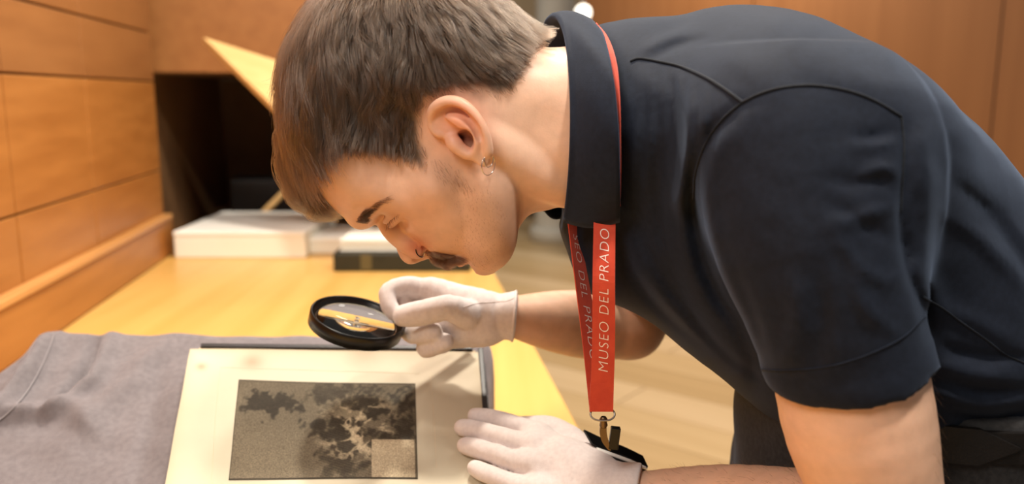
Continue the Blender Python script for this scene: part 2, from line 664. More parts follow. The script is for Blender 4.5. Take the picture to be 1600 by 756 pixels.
# ---- white column
pc = at(868, 10, 6.9)
col_ = empty('column', (float(pc[0]), 6.9, 0))
tag(col_, 'round off white column standing in the hall behind the shirt collar', 'column', kind='structure')
m_white = mat('column_white', (0.72, 0.68, 0.60), 0.6, color2=(0.66, 0.62, 0.54), nscale=3)
def lathe(name, prof, c, material, parent=None, seg=40):
    V, F = [], []
    for r, z in prof:
        for k in range(seg):
            a = 2 * math.pi * k / seg
            V.append((c[0] + r * math.cos(a), c[1] + r * math.sin(a), c[2] + z))
    for i in range(len(prof) - 1):
        for k in range(seg):
            l = (k + 1) % seg
            F.append((i * seg + k, i * seg + l, (i + 1) * seg + l, (i + 1) * seg + k))
    return link(name, mesh_np(name, V, F), material, parent)
lathe('shaft', [(0.155, 0.12), (0.155, 2.95)], (pc[0], 6.9, 0), m_white, col_)
lathe('plinth', [(0.0, 0.0), (0.20, 0.0), (0.20, 0.10), (0.185, 0.12), (0.0, 0.12)], (pc[0], 6.9, 0.008), m_white, col_)

# small wall lamp glowing beside the column
lp = at(911, 20, 5.55)
lm = empty('wall_lamp', tuple(lp))
tag(lm, 'small round white glowing lamp right of the off white column', 'lamp')
m_glow = mat('lamp_glow', (1, 0.95, 0.85), 0.5, emit=((1, 0.93, 0.8), 2.2))
m_steel = mat('brushed_steel', (0.6, 0.58, 0.55), 0.35, metal=1.0)
lathe('globe', [(0.052 * math.sin(math.pi * i / 14) + 0.0005, -0.052 * math.cos(math.pi * i / 14)) for i in range(15)], tuple(lp), m_glow, lm, 24)
lathe('stem', [(0.008, 0.05), (0.008, 0.9)], tuple(lp), m_steel, lm, 12)

# ---- things at the far end of the desk
def oriented_box(name, c, size, rz, m, parent=None, bevel=0.002):
    return box(name, c, size, m, parent, Matrix.Rotation(rz, 3, 'Z'), bevel)

m_box = mat('archive_card', (0.84, 0.82, 0.71), 0.7, color2=(0.88, 0.86, 0.76), nscale=5)
m_boxtop = mat('archive_card_lid', (0.92, 0.91, 0.85), 0.7)
m_line = mat('card_edge_grey', (0.45, 0.42, 0.36), 0.8)


def corner_box(px0, px1, py_base, hgt, dep):
    """box whose front bottom edge is seen from px0 to px1 at row py_base on the desk"""
    A = on_z(px0, py_base, TZ + 0.001); B = on_z(px1, py_base, TZ + 0.001)
    ex = (B - A); w = np.linalg.norm(ex); ex /= w
    ey = np.array([-ex[1], ex[0], 0])
    return A, B, ex, ey, w, hgt, dep


def build_box(A, ex, ey, a0, a1, d0, d1, z0, z1, name, m, parent, bevel=0.002):
    Z = np.array([0, 0, 1.0])
    q = lambda a, d, z: A + ex * a + ey * d + Z * z
    return hexa(name, [q(a0, d0, z0), q(a1, d0, z0), q(a1, d1, z0), q(a0, d1, z0), q(a0, d0, z1), q(a1, d0, z1), q(a1, d1, z1), q(a0, d1, z1)], m, parent, bevel)


A, B, ex, ey, w, _, _ = corner_box(272, 478, 403, 0, 0)
t = empty('archive_box', tuple((A + B) / 2))
tag(t, 'large shallow white archive box on the desk left of the hanging fringe', 'box')
build_box(A, ex, ey, 0.002, w - 0.002, 0.002, 0.40, 0, 0.060, 'tray', m_box, t)
build_box(A, ex, ey, 0, w, 0, 0.402, 0.0605, 0.074, 'lid', m_boxtop, t, 0.004)
# a white folder / box further right
A2, B2, ex2, ey2, w2, _, _ = corner_box(484, 560, 396, 0, 0)
t = empty('archive_box', tuple((A2 + B2) / 2))
tag(t, 'smaller white archive box right beside the large one, below the fringe', 'box')
build_box(A2, ex2, ey2, 0.0, w2, 0.0, 0.22, 0, 0.032, 'tray', m_box, t)
build_box(A2, ex2, ey2, -0.002, w2 + 0.002, -0.002, 0.222, 0.0325, 0.045, 'lid', m_boxtop, t, 0.003)
# dark green-black book with pale papers lying on it
m_bind = mat('dark_green_binding', (0.012, 0.013, 0.007), 0.5, color2=(0.022, 0.020, 0.009), nscale=14)
m_label = mat('spine_label_brown', (0.10, 0.075, 0.025), 0.6)
m_paper = mat('paper_cream', (0.80, 0.74, 0.56), 0.75, color2=(0.86, 0.80, 0.62), nscale=6)
A3, B3, ex3, ey3, w3, _, _ = corner_box(521, 735, 424, 0, 0)
t = empty('dark_book', tuple((A3 + B3) / 2))
tag(t, 'thick dark green bound book lying flat on the desk behind the nose', 'book')
build_box(A3, ex3, ey3, 0, w3, 0, 0.014, 0.0, 0.046, 'spine', m_bind, t, 0.004)
build_box(A3, ex3, ey3, 0, w3, 0.012, 0.24, 0.0, 0.004, 'cover', m_bind, t, 0.001)
build_box(A3, ex3, ey3, 0, w3, 0.012, 0.24, 0.042, 0.046, 'cover', m_bind, t, 0.001)
build_box(A3, ex3, ey3, 0.004, w3 - 0.004, 0.014, 0.235, 0.0045, 0.0415, 'page_block', m_paper, t, 0.001)
for f in (0.20,):
    build_box(A3, ex3, ey3, w3 * f, w3 * f + 0.028, -0.0008, 0.002, 0.003, 0.043, 'spine_label', m_label, t, 0.0004)
t = empty('paper_stack', tuple(A3 + ex3 * 0.12 + np.array([0, 0, 0.047])))
tag(t, 'open pale paper stack lying on top of the dark green book', 'papers')
m_sheet = mat('sheet_white', (0.86, 0.84, 0.76), 0.7)
for i in range(5):
    dz = 0.0470 + i * 0.006
    build_box(A3, ex3, ey3, 0.012 + 0.003 * (i % 2), w3 * 0.84 - 0.004 * (i % 3), 0.03 + 0.004 * (i % 2), 0.225, dz, dz + 0.0045, 'sheet_bundle', m_sheet if i % 2 == 0 else m_paper, t, 0.0005)

# slanted board, lit from above, standing up in front of the niche
m_flap = wood('flap_wood', (0.70, 0.44, 0.17), (0.78, 0.51, 0.22), 0.5, 'x')
P1 = at(317, 57, 2.28); P2 = at(610, 150, 2.36); P4 = at(470, 208, 2.10); P3 = P2 + (P4 - P1)
nrm = np.cross(P2 - P1, P4 - P1); nrm /= np.linalg.norm(nrm)
if nrm[1] < 0: nrm = -nrm
fb = empty('slanted_board', tuple((P1 + P3) / 2))
tag(fb, 'pale tilted wooden board sticking up behind the forehead hair', 'board')
hexa('board', [P1, P2, P3, P4] + [p + nrm * 0.02 for p in (P1, P2, P3, P4)], m_flap, fb, 0.003)
# support arm of the board, from the desk up to it
tube('support_arm', [desk(0.66, 1.0, TZ + 0.009), (P4 * 0.5 + P3 * 0.5) + nrm * 0.028], 0.009, m_steel, fb, 10)

# indistinct dark object as a box, and a pale leaning stick in the niche
m_black = mat('soft_black', (0.012, 0.010, 0.009), 0.5)
cA = desk(0.06, LEN + 0.60, TZ + 0.001)
t = empty('dark_object', tuple(cA))
tag(t, 'black boxy case standing in the shadow of the niche above the white box', 'case')
build_box(cA, UX, UY, 0.0, 0.40, 0, 0.2, 0, 0.15, 'body', m_black, t, 0.01)
build_box(cA, UX, UY, 0.14, 0.26, 0.06, 0.12, 0.151, 0.165, 'handle', m_black, t, 0.004)  # guessed raised block on the indistinct object
s0 = on_z(402, 345, TZ + 0.012); s0 = desk(float((s0 - WA) @ UX), 1.36, TZ + 0.012)
s1 = at(452, 292, 2.75)
t = tag(tube('wooden_stick', [s0, s1], 0.011, m_flap, None, 10), 'slim pale wooden stick leaning up behind the large archive box', 'stick')
# ================================================================== cushion, book
BT = math.radians(24)
TLp = at(297, 545, 0.90); TRp = at(750, 550, 0.90)
bx = TRp - TLp; BW = np.linalg.norm(bx); bx /= BW
down = np.array([0, -math.cos(BT), -math.sin(BT)])
bn = np.cross(down, bx); bn /= np.linalg.norm(bn)
if bn[2] < 0: bn = -bn
down = np.cross(bx, bn); down /= np.linalg.norm(down)
if down[2] > 0: down = -down


def on_page(px, py, h=0.0):
    return on_plane(px, py, TLp + bn * h, bn)


def page_uv(P):
    d = np.asarray(P) - TLp
    return d @ bx, d @ down, d @ bn


aBL, sBL, _ = page_uv(on_page(258, 756))
aBR, sBR, _ = page_uv(on_page(757, 640))
SL = 0.212
kL = aBL / sBL * SL                     # sideways run of the left edge down to the near end
kR = (aBR - BW) / sBR * SL
print('page', BW, sBL, kL, kR, 'near end z', (TLp + down * SL)[2])


def pg(a, s, h):
    """a,s in 0..1 across / down the page, h above it"""
    l, r = kL * s, BW + kR * s
    return TLp + bx * (l + (r - l) * a) + down * (SL * s) + bn * h


# ---- cushion: a draped cloth over a foam wedge
m_cloth = mat('grey_linen', (0.150, 0.130, 0.134), 0.85, 0.25, color2=(0.180, 0.157, 0.161), nscale=160, bump=0.35, bscale=900, bdist=0.0006, sheen=0.25, sheen_tint=(0.9, 0.85, 0.9))
Q0 = on_z(400, 520, TZ)                  # only for direction; the cushion's own frame:
c_o = TLp - bn * 0.040
def pa(px, py):
    a, s, _ = page_uv(on_plane(px, py, c_o, bn)); return (a, s)


cs0, cs1 = pa(400, 519)[1] - 0.020, 0.34         # extent down the slope
(la0, ls0), (la1, ls1) = pa(66, 519), pa(-40, 590)
cu1 = BW + 0.014                         # extent across (book axes); the left edge runs outwards
nu, nv = 150, 120
U = np.linspace(0, 1, nu)[:, None] * np.ones((1, nv))
Vv = np.linspace(0, 1, nv)[None, :] * np.ones((nu, 1))
S_ = cs0 + (cs1 - cs0) * Vv
cu0 = np.maximum(la0 + (la1 - la0) * (S_ - ls0) / (ls1 - ls0), -0.56)
A_ = cu0 + (cu1 - cu0) * U
print('cushion', cs0, la0, la1)
P0 = c_o + A_[..., None] * bx + S_[..., None] * down
de = np.minimum(np.minimum((A_ - cu0), (cu1 - A_) * 1.15), np.minimum(S_ - cs0, 9.0))
roll = np.clip(de / 0.030, 0, 1)
edge = np.sqrt(np.clip(1 - (1 - roll) ** 2, 0, 1))


def fold(a, s, p, width, amp):
    d, tt = line_dist(a, s, np.array(p))
    return amp * np.exp(-(d / width) ** 2) * np.sin(np.pi * np.clip(tt * 0.9 + 0.05, 0, 1)) ** 0.5


H = fold(A_, S_, [pa(85, 520), pa(60, 570), pa(15, 635), pa(-40, 690)], 0.0120, 0.0250)
H += fold(A_, S_, [pa(150, 530), pa(135, 575), pa(100, 625), pa(60, 650)], 0.0083, -0.0200)
H += fold(A_, S_, [pa(175, 525), pa(150, 600), pa(80, 645), pa(0, 660)], 0.0105, 0.0175)
H += fold(A_, S_, [pa(265, 530), pa(200, 600), pa(120, 680)], 0.0195, 0.0112)
H += fold(A_, S_, [pa(0, 650), pa(120, 640), pa(160, 690)], 0.0120, 0.0100)
H += fold(A_, S_, [pa(250, 560), pa(240, 650), pa(215, 756)], 0.0105, -0.0050)
H += 0.0018 * np.sin(A_ * 70 + 3 * np.sin(S_ * 30)) * np.sin(S_ * 55 + A_ * 20)
under = (A_ > -0.02) & (S_ > -0.03)
H = np.where(under, np.minimum(H, 0.002), H)
left_drop = sstep(-A_, 0.24, 0.45) * 0.012
top = P0 + H[..., None] * bn
top[..., 2] -= left_drop
top[..., 2] = np.maximum(top[..., 2], TZ + 0.006)
G = top.copy()
G[..., 2] = (TZ + 0.002) + (top[..., 2] - TZ - 0.002) * edge ** 0.8
# bulge the skirt outwards a little
bul = (1 - roll) * roll * 0.03
G[..., 0] += np.where((cu1 - A_) < (A_ - cu0), 1, -1) * bul * (np.minimum(A_ - cu0, cu1 - A_) < S_ - cs0)
V1, F1 = grid_vf(G)
B_ = G.copy(); B_[..., 2] = TZ + 0.0012
V2, F2 = grid_vf(B_)
Vc = np.concatenate([V1, V2]); Fc = np.concatenate([F1[:, ::-1], F2 + len(V1)])
cs = empty('cushion', tuple(np.append(G[..., :2].mean((0, 1)), TZ)))
tag(cs, 'sloping support cushion covered in creased grey cloth under the old book', 'cushion')
link('cloth_cover', mesh_np('cloth_cover', Vc, Fc), m_cloth, cs)
cushS = Surf(V1, F1)
# seam stitched along the left fold
pts = []
for px, py in catmull([(84, 522), (75, 548), (58, 585), (36, 620), (10, 648), (-20, 668)], 6):
    p, n = cushS.hit(px, py, 0.0006)
    if p is not None: pts.append(p)
if len(pts) > 3:
    tube('seam', pts, 0.0011, mat('grey_thread', (0.22, 0.195, 0.2), 0.9), cs, 6)

# ---- the old book
m_leather = mat('black_leather', (0.010, 0.009, 0.009), 0.45, color2=(0.020, 0.016, 0.020), nscale=30, bump=0.3, bscale=300)
m_edge = mat('page_edge', (0.50, 0.38, 0.22), 0.85, color2=(0.66, 0.53, 0.34), nscale=3, stretch=(2, 2, 900))
pm = mat('old_page', (0.49, 0.435, 0.315), 0.55, 0.35, color2=(0.585, 0.53, 0.40), nscale=5, ndetail=5, bump=0.15, bscale=120, bdist=0.0008)


def page_stains(m):
    """brown foxing and a browned rim, placed on the page itself"""
    nt = m.node_tree
    b = nt.nodes['Principled BSDF']
    src = b.inputs['Base Color'].links[0].from_socket
    at_ = nt.nodes.new('ShaderNodeAttribute'); at_.attribute_name = 'tint'
    mx = nt.nodes.new('ShaderNodeMix'); mx.data_type = 'RGBA'; mx.blend_type = 'MULTIPLY'
    mx.inputs['Factor'].default_value = 1.0
    nt.links.new(src, mx.inputs[6]); nt.links.new(at_.outputs['Color'], mx.inputs[7])
    nt.links.new(mx.outputs[2], b.inputs['Base Color'])


page_stains(pm)
bk = empty('antique_book', tuple(pg(0.5, 0.5, -0.03)))
tag(bk, 'antique black bound book of prints lying open on the grey cushion', 'book')


def slab(name, a0, a1, s0, s1, h0, h1, m, parent, bevel=0.0):
    return hexa(name, [pg(a0, s0, h0), pg(a1, s0, h0), pg(a1, s1, h0), pg(a0, s1, h0), pg(a0, s0, h1), pg(a1, s0, h1), pg(a1, s1, h1), pg(a0, s1, h1)], m, parent, bevel)


slab('cover', 0.01, 1.020, -0.055, 1.01, -0.0300, -0.0265, m_leather, bk, 0.001)
slab('page_block', 0.012, 0.992, -0.010, 1.0, -0.0263, -0.0030, m_edge, bk, 0.001)
slab('cover_edge', 0.035, 0.975, -0.042, -0.013, -0.0263, 0.0016, m_leather, bk, 0.0012)
slab('cover_edge', 0.994, 1.012, -0.030, 1.0, -0.0263, 0.0010, m_leather, bk, 0.0010)
# a second leaf showing below the top one
slab('leaf', 0.030, 0.985, -0.020, 0.995, -0.0026, -0.0016, m_edge, bk)
na, ns = 120, 80
Ga = np.linspace(0, 1, na); Gs = np.linspace(0, 1, ns)
G = np.zeros((na, ns, 3)); T = np.ones((na, ns, 3))
r1 = np.random.default_rng(3)
spots = [(0.22, 0.10, 0.012, 0.25), (0.88, 0.20, 0.05, 0.14), (0.80, 0.05, 0.03, 0.12), (0.93, 0.45, 0.05, 0.10), (0.05, 0.14, 0.006, 0.3), (0.6, 0.02, 0.02, 0.15)]
for i, a in enumerate(Ga):
    for j, s in enumerate(Gs):
        h = 0.0006 * math.sin(a * 9 + s * 3) + 0.0005 * math.sin(s * 14 + a * 4)
        G[i, j] = pg(a, s, h)
        e = min(a, 1 - a, s * 0.65) * BW
        k = 1 - 0.16 * math.exp(-(e / 0.008) ** 1.0)
        c = np.array([k, k ** 1.3, k ** 1.9])
        for sa, ss, r, am in spots:
            q = 1.6 * am * math.exp(-(((a - sa) * BW) ** 2 + ((s - ss) * SL) ** 2) / r ** 2)
            c *= np.array([1 - q * 0.6, 1 - q * 0.85, 1 - q])
        T[i, j] = c
V1, F1 = grid_vf(G)
me = mesh_np('page', V1, F1)
set_tint(me, T.reshape(-1, 3))
link('page', me, pm, bk)
pageS = Surf(V1, F1)


# ---- the print: a dark brown aquatint style rectangle with loose light and dark patches
def print_mat():
    m = mat('print_ink', (0.10, 0.075, 0.035), 0.7, 0.25)
    nt = m.node_tree; b = nt.nodes['Principled BSDF']
    at_ = nt.nodes.new('ShaderNodeAttribute'); at_.attribute_name = 'tint'
    tc = nt.nodes.new('ShaderNodeTexCoord')
    n = nt.nodes.new('ShaderNodeTexNoise'); n.inputs['Scale'].default_value = 900; n.inputs['Detail'].default_value = 2
    nt.links.new(tc.outputs['Object'], n.inputs['Vector'])
    mr = nt.nodes.new('ShaderNodeMapRange'); mr.inputs['From Min'].default_value = 0.3; mr.inputs['From Max'].default_value = 0.7
    mr.inputs['To Min'].default_value = 0.55; mr.inputs['To Max'].default_value = 1.4
    nt.links.new(n.outputs['Fac'], mr.inputs['Value'])
    sc = nt.nodes.new('ShaderNodeVectorMath'); sc.operation = 'SCALE'
    nt.links.new(at_.outputs['Color'], sc.inputs[0]); nt.links.new(mr.outputs['Result'], sc.inputs['Scale'])
    nt.links.new(sc.outputs['Vector'], b.inputs['Base Color'])
    return m


corner = {k: np.array(page_uv(on_page(*p))[:2]) for k, p in dict(tl=(373, 593), tr=(649, 600), bl=(357, 750), br=(653, 749)).items()}
nx, ny = 330, 210
gx = np.linspace(0, 1, nx)[:, None] * np.ones((1, ny)); gy = np.linspace(0, 1, ny)[None, :] * np.ones((nx, 1))
Puv = ((1 - gx) * (1 - gy))[..., None] * corner['tl'] + (gx * (1 - gy))[..., None] * corner['tr'] + ((1 - gx) * gy)[..., None] * corner['bl'] + (gx * gy)[..., None] * corner['br']


def vnoise(x, y, f, seed):
    r = np.random.default_rng(seed); g = r.random((64, 64))
    x = x * f; y = y * f
    i = np.floor(x).astype(int) % 63; j = np.floor(y).astype(int) % 63
    fx = x - np.floor(x); fy = y - np.floor(y)
    fx = fx * fx * (3 - 2 * fx); fy = fy * fy * (3 - 2 * fy)
    return (g[i, j] * (1 - fx) + g[i + 1, j] * fx) * (1 - fy) + (g[i, j + 1] * (1 - fx) + g[i + 1, j + 1] * fx) * fy


fb_ = lambda x, y, f, s: sum(vnoise(x, y, f * 2 ** k, s + k) / 2 ** k for k in range(4)) / 1.875
tone = 0.44 + 0.10 * (fb_(gx * 1.4, gy, 5, 1) - 0.5) + 0.10 * gy * (1 - gx)
# broad cloudy dark areas and paler drifts, no figure
wob = fb_(gx * 1.4, gy, 7, 11) - 0.5
wob2 = fb_(gx * 1.5, gy, 13, 17) - 0.5 + 0.35 * np.abs(np.sin((gx * 2.1 + gy) * 34 + 7 * wob)) * (wob + 0.25)
def patch(cx, cy, rx, ry, val, soft=0.25, ang=0.0, w=1.1):
    global tone
    c, s = math.cos(ang), math.sin(ang)
    x = (gx - cx) * 1.6; y = gy - cy
    q = np.sqrt(((x * c + y * s) / rx) ** 2 + ((-x * s + y * c) / ry) ** 2) + w * 2.1 * wob2 * (0.6 + 0.4 * min(1, ry / 0.1))
    k = 1 - sstep(q, 1 - soft, 1 + soft)
    tex = 0.75 + 0.5 * (fb_(gx * 1.4 * 1.2, gy * 5, 16, 31) )
    tone = tone * (1 - k) + np.clip(val * tex, 0, 1.1) * k
patch(0.20, 0.26, 0.26, 0.12, 0.16, 0.25, 0.25)
patch(0.50, 0.12, 0.26, 0.10, 0.24, 0.5, -0.1)
patch(0.72, 0.22, 0.30, 0.17, 0.20, 0.4, 0.2)
patch(0.60, 0.52, 0.30, 0.22, 0.17, 0.35, 0.5)
patch(0.90, 0.40, 0.14, 0.34, 0.17, 0.3)
patch(0.58, 0.80, 0.16, 0.20, 0.24, 0.4, 0.4)
# loose pale flecks and strokes over the right half
rid = 1 - np.abs(2 * fb_(gx * 1.5 + 0.4 * gy, gy, 9, 61) - 1)
rid2 = fb_(gx * 1.3 - 0.5 * gy, gy * 1.1, 7, 71)
zone = np.exp(-(((gx - 0.68) / 0.20) ** 2 + ((gy - 0.50 + 0.25 * (gx - 0.68)) / 0.34) ** 2) ** 2)
k = zone * sstep(rid, 0.86, 0.96) * sstep(rid2, 0.40, 0.56)
tone = tone * (1 - k) + 0.92 * k
k = zone * sstep(rid2, 0.60, 0.66) * 0.9
tone = tone * (1 - k) + (0.70 + 0.25 * (rid > 0.8)) * k
# fine hatching
tone *= 1 - 0.16 * (np.sin((gx * 1.5 + gy * 0.8) * 330) > 0.55) * (tone < 0.40)
tone += 0.10 * (np.sin((gx * 0.6 - gy) * 260 + 3 * wob) > 0.82) * (gx > 0.45) * (tone < 0.6)
blk = (gx > 0.755) & (gx < 0.985) & (gy > 0.615) & (gy < 0.985)
tone = np.where(blk, 0.86 + 0.10 * (fb_(gx, gy, 6, 51) - 0.5), tone)
border = (gx < 0.006) | (gx > 0.994) | (gy < 0.012) | (gy > 0.985)
tone = np.where(border, 0.20, tone)
dk_c, lt_c = np.array([0.016, 0.011, 0.005]), np.array([0.54, 0.44, 0.29])
Tn = np.clip(tone, 0, 1.05)[..., None] ** 2.1
Tint = dk_c + (lt_c - dk_c) * Tn
G = TLp + Puv[..., :1] * bx + Puv[..., 1:] * down
s01 = Puv[..., 1] / SL; a01 = (Puv[..., 0] - kL * s01) / (BW + (kR - kL) * s01)
G = G + (0.0006 * np.sin(a01 * 9 + s01 * 3) + 0.0005 * np.sin(s01 * 14 + a01 * 4) + 0.00022)[..., None] * bn
V1, F1 = grid_vf(G)
me = mesh_np('print', V1, F1)
set_tint(me, Tint.reshape(-1, 3))
pr = link('print', me, print_mat(), bk)
pr['label'] = 'dark brown rectangular print on the cream page'
# plate mark pressed into the paper around the print
m_mark = mat('plate_mark', (0.62, 0.50, 0.34), 0.7)
for q in ([(345, 575), (505, 578), (655, 584)], [(345, 575), (338, 640), (330, 756)], [(672, 585), (678, 650), (682, 730)]):
    P = []
    for px, py in catmull(q, 8):
        p = on_page(px, py); a, s, _ = page_uv(p); s /= SL; a = (a - kL * s) / (BW + (kR - kL) * s)
        P.append(p + bn * (0.0006 * math.sin(a * 9 + s * 3) + 0.0005 * math.sin(s * 14 + a * 4)))
    tube('plate_mark', P, 0.00022, m_mark, bk, 5)
# ================================================================== the person: head and neck
YH = 0.70
S_PX = YH / FPX * 0.992                  # size of one pixel at the head's middle plane
pers = empty('person', (0.55, 0.74, 0.0))
tag(pers, 'man in a dark navy polo shirt bending over the book with a magnifying glass', 'person')


HOR = 378 - FPX * math.tan(PITCH)         # row of the horizon


def M(px, py, w):
    """pixel of a point w px nearer than the middle plane -> pixel of the same x,z on the middle plane"""
    P = at(px, py, YH - w * S_PX)
    P[..., 1] = YH
    return project(P)


def MW(px, py, w):
    u, v = M(px, py, w)
    return np.array([u, v, w])


def head_world(Q):
    Q = np.asarray(Q, float)
    P = at(Q[..., 0], Q[..., 1], YH)
    P[..., 1] = YH - Q[..., 2] * S_PX
    return P


# outline of head and neck on the middle plane, without nose, lips and hair
prof = [(1010, 345), (960, 345), (900, 328), (858, 322), (838, 326), (820, 342), (808, 362), (798, 384), (789, 402), (780, 416), (769, 424), (756, 426.5),
        (746, 424), (738, 417), (732, 409), (722, 404), (708, 402), (694, 399), (680, 394), (668, 387), (652, 374), (636, 362), (620, 354), (606, 350), (594, 348), (583, 346.5),
        (573, 347), (563, 347.5), (555, 345), (545, 340), (528, 326), (510, 306), (492, 275), (478, 240), (469, 200), (467, 155), (473, 108), (490, 58),
        (522, 10), (566, -26), (620, -42), (680, -36), (735, -10), (785, 30), (820, 58), (846, 72), (870, 74), (900, 70), (960, 62), (1010, 62)]
profc = catmull(prof, 4, closed=True)
HV = 1.6
hv = Vol((430, -75, -HV), (1000, 445, 172), HV)
UU, VV = np.meshgrid(hv.ax[0], hv.ax[1], indexing='ij')
d2 = -poly_sdf(UU, VV, profc)
Wm = idw(UU, VV, [(620, 110, 139), (500, 150, 126), (540, 40, 130), (700, 60, 132), (560, 260, 119), (520, 290, 106), (600, 285, 117), (560, 335, 92),
                  (590, 335, 84), (640, 305, 108), (690, 285, 121), (630, 345, 84), (655, 345, 92), (680, 365, 80), (705, 385, 64), (735, 400, 52), (757, 415, 42),
                  (735, 370, 80), (770, 335, 88), (770, 275, 108), (720, 325, 103), (800, 350, 82), (820, 250, 95), (850, 200, 102),
                  (830, 110, 108), (900, 200, 110), (900, 100, 108), (900, 300, 98), (740, 180, 128), (740, 220, 118), (780, 180, 112), (960, 200, 118)])
Rm = idw(UU, VV, [(620, 110, 118), (500, 150, 100), (700, 60, 105), (530, 300, 66), (520, 250, 80), (565, 335, 46), (590, 335, 42), (640, 350, 50), (680, 370, 56),
                  (700, 395, 44), (755, 415, 36), (790, 385, 50), (770, 320, 70), (820, 250, 95), (900, 200, 110), (850, 90, 85), (850, 310, 80)], 2.5)


def blur(Z, sig):
    k = np.arange(-int(3 * sig), int(3 * sig) + 1)
    g = np.exp(-(k / sig) ** 2 / 2); g /= g.sum()
    p = len(k) // 2
    Z = np.pad(Z, p, mode='edge')
    Z = np.apply_along_axis(lambda r: np.convolve(r, g, 'valid'), 0, Z)
    return np.apply_along_axis(lambda r: np.convolve(r, g, 'valid'), 1, Z)


Wm, Rm = blur(Wm, 9.0), blur(Rm, 9.0)
q = np.maximum(Rm - d2, 0) / Rm
pz = np.abs(hv.ax[2])[None, None, :] / Wm[..., None]
hv.F[...] = ((np.sqrt(q[..., None] ** 2 + pz ** 2) - 1) * np.minimum(Rm, Wm)[..., None]).astype(np.float32)
A = lambda u, v, w: (u, v, w)
# eye socket, brow ridge, cheek bone
hv.ell((610, 344, 50), (22, 15, 26), 16, 'cut')
hv.ell((622, 338, 72), (20, 9, 20), 18, 'cut')
hv.chain([(566, 336, 8), (572, 328, 34), (583, 312, 64), (590, 304, 74)], [11, 13, 11, 8], 18)
# eyeball under the lowered lid; the slit between the lids as seen at these pixels
SLIT = [MW(605, 350, 43), MW(611, 342, 58), MW(618, 332, 74), MW(622.5, 322, 86)]
hv.ell(MW(621, 327, 59) + np.array([2.0, -6.0, 0]), 23.0, 9)
hv.chain([p + np.array([-4.0, -3.0, -1.0]) for p in SLIT], [2.6, 3.6, 3.6, 2.6], 6)
hv.chain([p + np.array([4.5, 3.5, -1.0]) for p in SLIT], [1.4, 1.9, 1.9, 1.4], 9)
hv.chain([p + np.array([-11.0, -7.0, 1.0]) for p in SLIT], [0.5, 0.8, 0.8, 0.5], 5.0, 'cut')
hv.chain([p + np.array([-0.5, 0.5, 1.0]) for p in SLIT], [1.0, 1.5, 1.5, 1.0], 1.5, 'cut')
# nose
hv.chain([(611, 352, 0), (624.5, 371, 0), (637, 391, 0), (643.5, 397.5, 0)], [9.5, 9.5, 12, 13.5], 5, k_in=6)
hv.chain([(606, 348, 10), (628, 364, 17), (648, 380, 21)], [10, 12, 10], 14)
hv.ell((654, 390, 20), (12.5, 10.5, 11), 7)
hv.chain([(648, 400, 0), (664, 396, 0), (674, 391, 0)], [8.5, 7, 7], 5)
hv.chain([(664, 378, 26), (668, 387, 29), (664, 395, 24)], [2.6, 2.6, 2.4], 3.5, 'cut')                   # crease behind the wing
hv.ell((655, 404, 12), (9, 5.5, 5), 3, 'cut')                                                              # nostril
# philtrum, lips, chin
hv.chain([(680, 396, 0), (694, 402, 0)], [8, 8], 9)
hv.chain([(700, 404, 0), (704, 403, 16), (716, 394, 34), (727, 384, 45)], [7.5, 7.5, 6, 4], 6)
hv.chain([(719, 405, 0), (721, 404, 14), (725, 396, 30), (730, 386, 44)], [8, 8, 6.5, 4], 5)
hv.chain([(711.5, 414, 0), (713, 412, 16), (720, 403, 32), (730, 391, 46)], [1.6, 1.6, 1.6, 1.6], 2.5, 'cut')
hv.ell((757, 402, 0), (25, 24.5, 30), 12)
hv.ell((733, 418, 0), (7, 6, 22), 9, 'cut')
hv.chain([(764, 270, 88), (772, 335, 68), (768, 386, 38)], [12, 11, 13], 40)                                 # jaw
hv.chain([(752, 205, 94), (800, 235, 84), (850, 270, 64), (900, 296, 44)], [12, 14, 13, 10], 30)           # neck muscle
hv.ell((842, 318, 0), (20, 10, 18), 16)                                                                     # throat


# ear, a shell standing off the head
def E(px, py, w):
    return MW(717 + (px - 717) * 0.94, 258 + (py - 258) * 0.955, w)


rim = [E(671, 190, 122), E(672, 172, 131), E(682, 160, 138), E(698, 154, 143), E(716, 156, 147), (*E(732, 166, 150),), E(746, 182, 151), E(757, 200, 150), E(763, 219, 147), E(765, 238, 142)]
plate = [E(672, 178, 0)[:2]]
ear_out = [(668, 192), (670, 172), (682, 158), (700, 153), (720, 157), (738, 170), (752, 190), (762, 212), (766, 238), (768, 254), (760, 260), (748, 252), (738, 242), (722, 238), (704, 226), (686, 210)]
eo = np.array([E(x, y, 134)[:2] for x, y in ear_out])
eoc = catmull(eo, 4, closed=True)
sl, X, Y, Z = hv.sub((650, 140, 95), (790, 300, 172))
Xg, Yg = X[:, :, 0] + 0 * Y[:, :, 0], Y[:, :, 0] + 0 * X[:, :, 0]
de = poly_sdf(Xg, Yg, eoc)
e_c = M(715, 205, 134)
tilt = 122 + 0.20 * ((Xg - M(668, 190, 130)[0]) * 0.83 - (Yg - e_c[1]) * 0.25)      # outer edge stands further out
D = np.maximum(de[..., None] + 3, np.abs(Z - tilt[..., None]) - 6.0)
hv.put(sl, D.astype(np.float32), 8, 'add')
hv.chain(rim, [5.0, 6.0, 7, 7.5, 7.5, 7.5, 7.2, 6.8, 6.6, 7.5], 4, k_in=3)
hv.chain([E(671, 190, 122), E(678, 203, 124), E(690, 208, 126), E(702, 206, 124)], [5, 4.5, 4, 3], 4)               # root of the helix
hv.chain([E(700, 180, 139), E(722, 188, 142), E(738, 205, 143), E(745, 224, 140), E(741, 240, 135)], [5, 8, 8, 7.5, 7], 6)   # antihelix
hv.ell(E(757, 248, 137), (9.5, 11, 6.5), 7)                                                                          # lobe
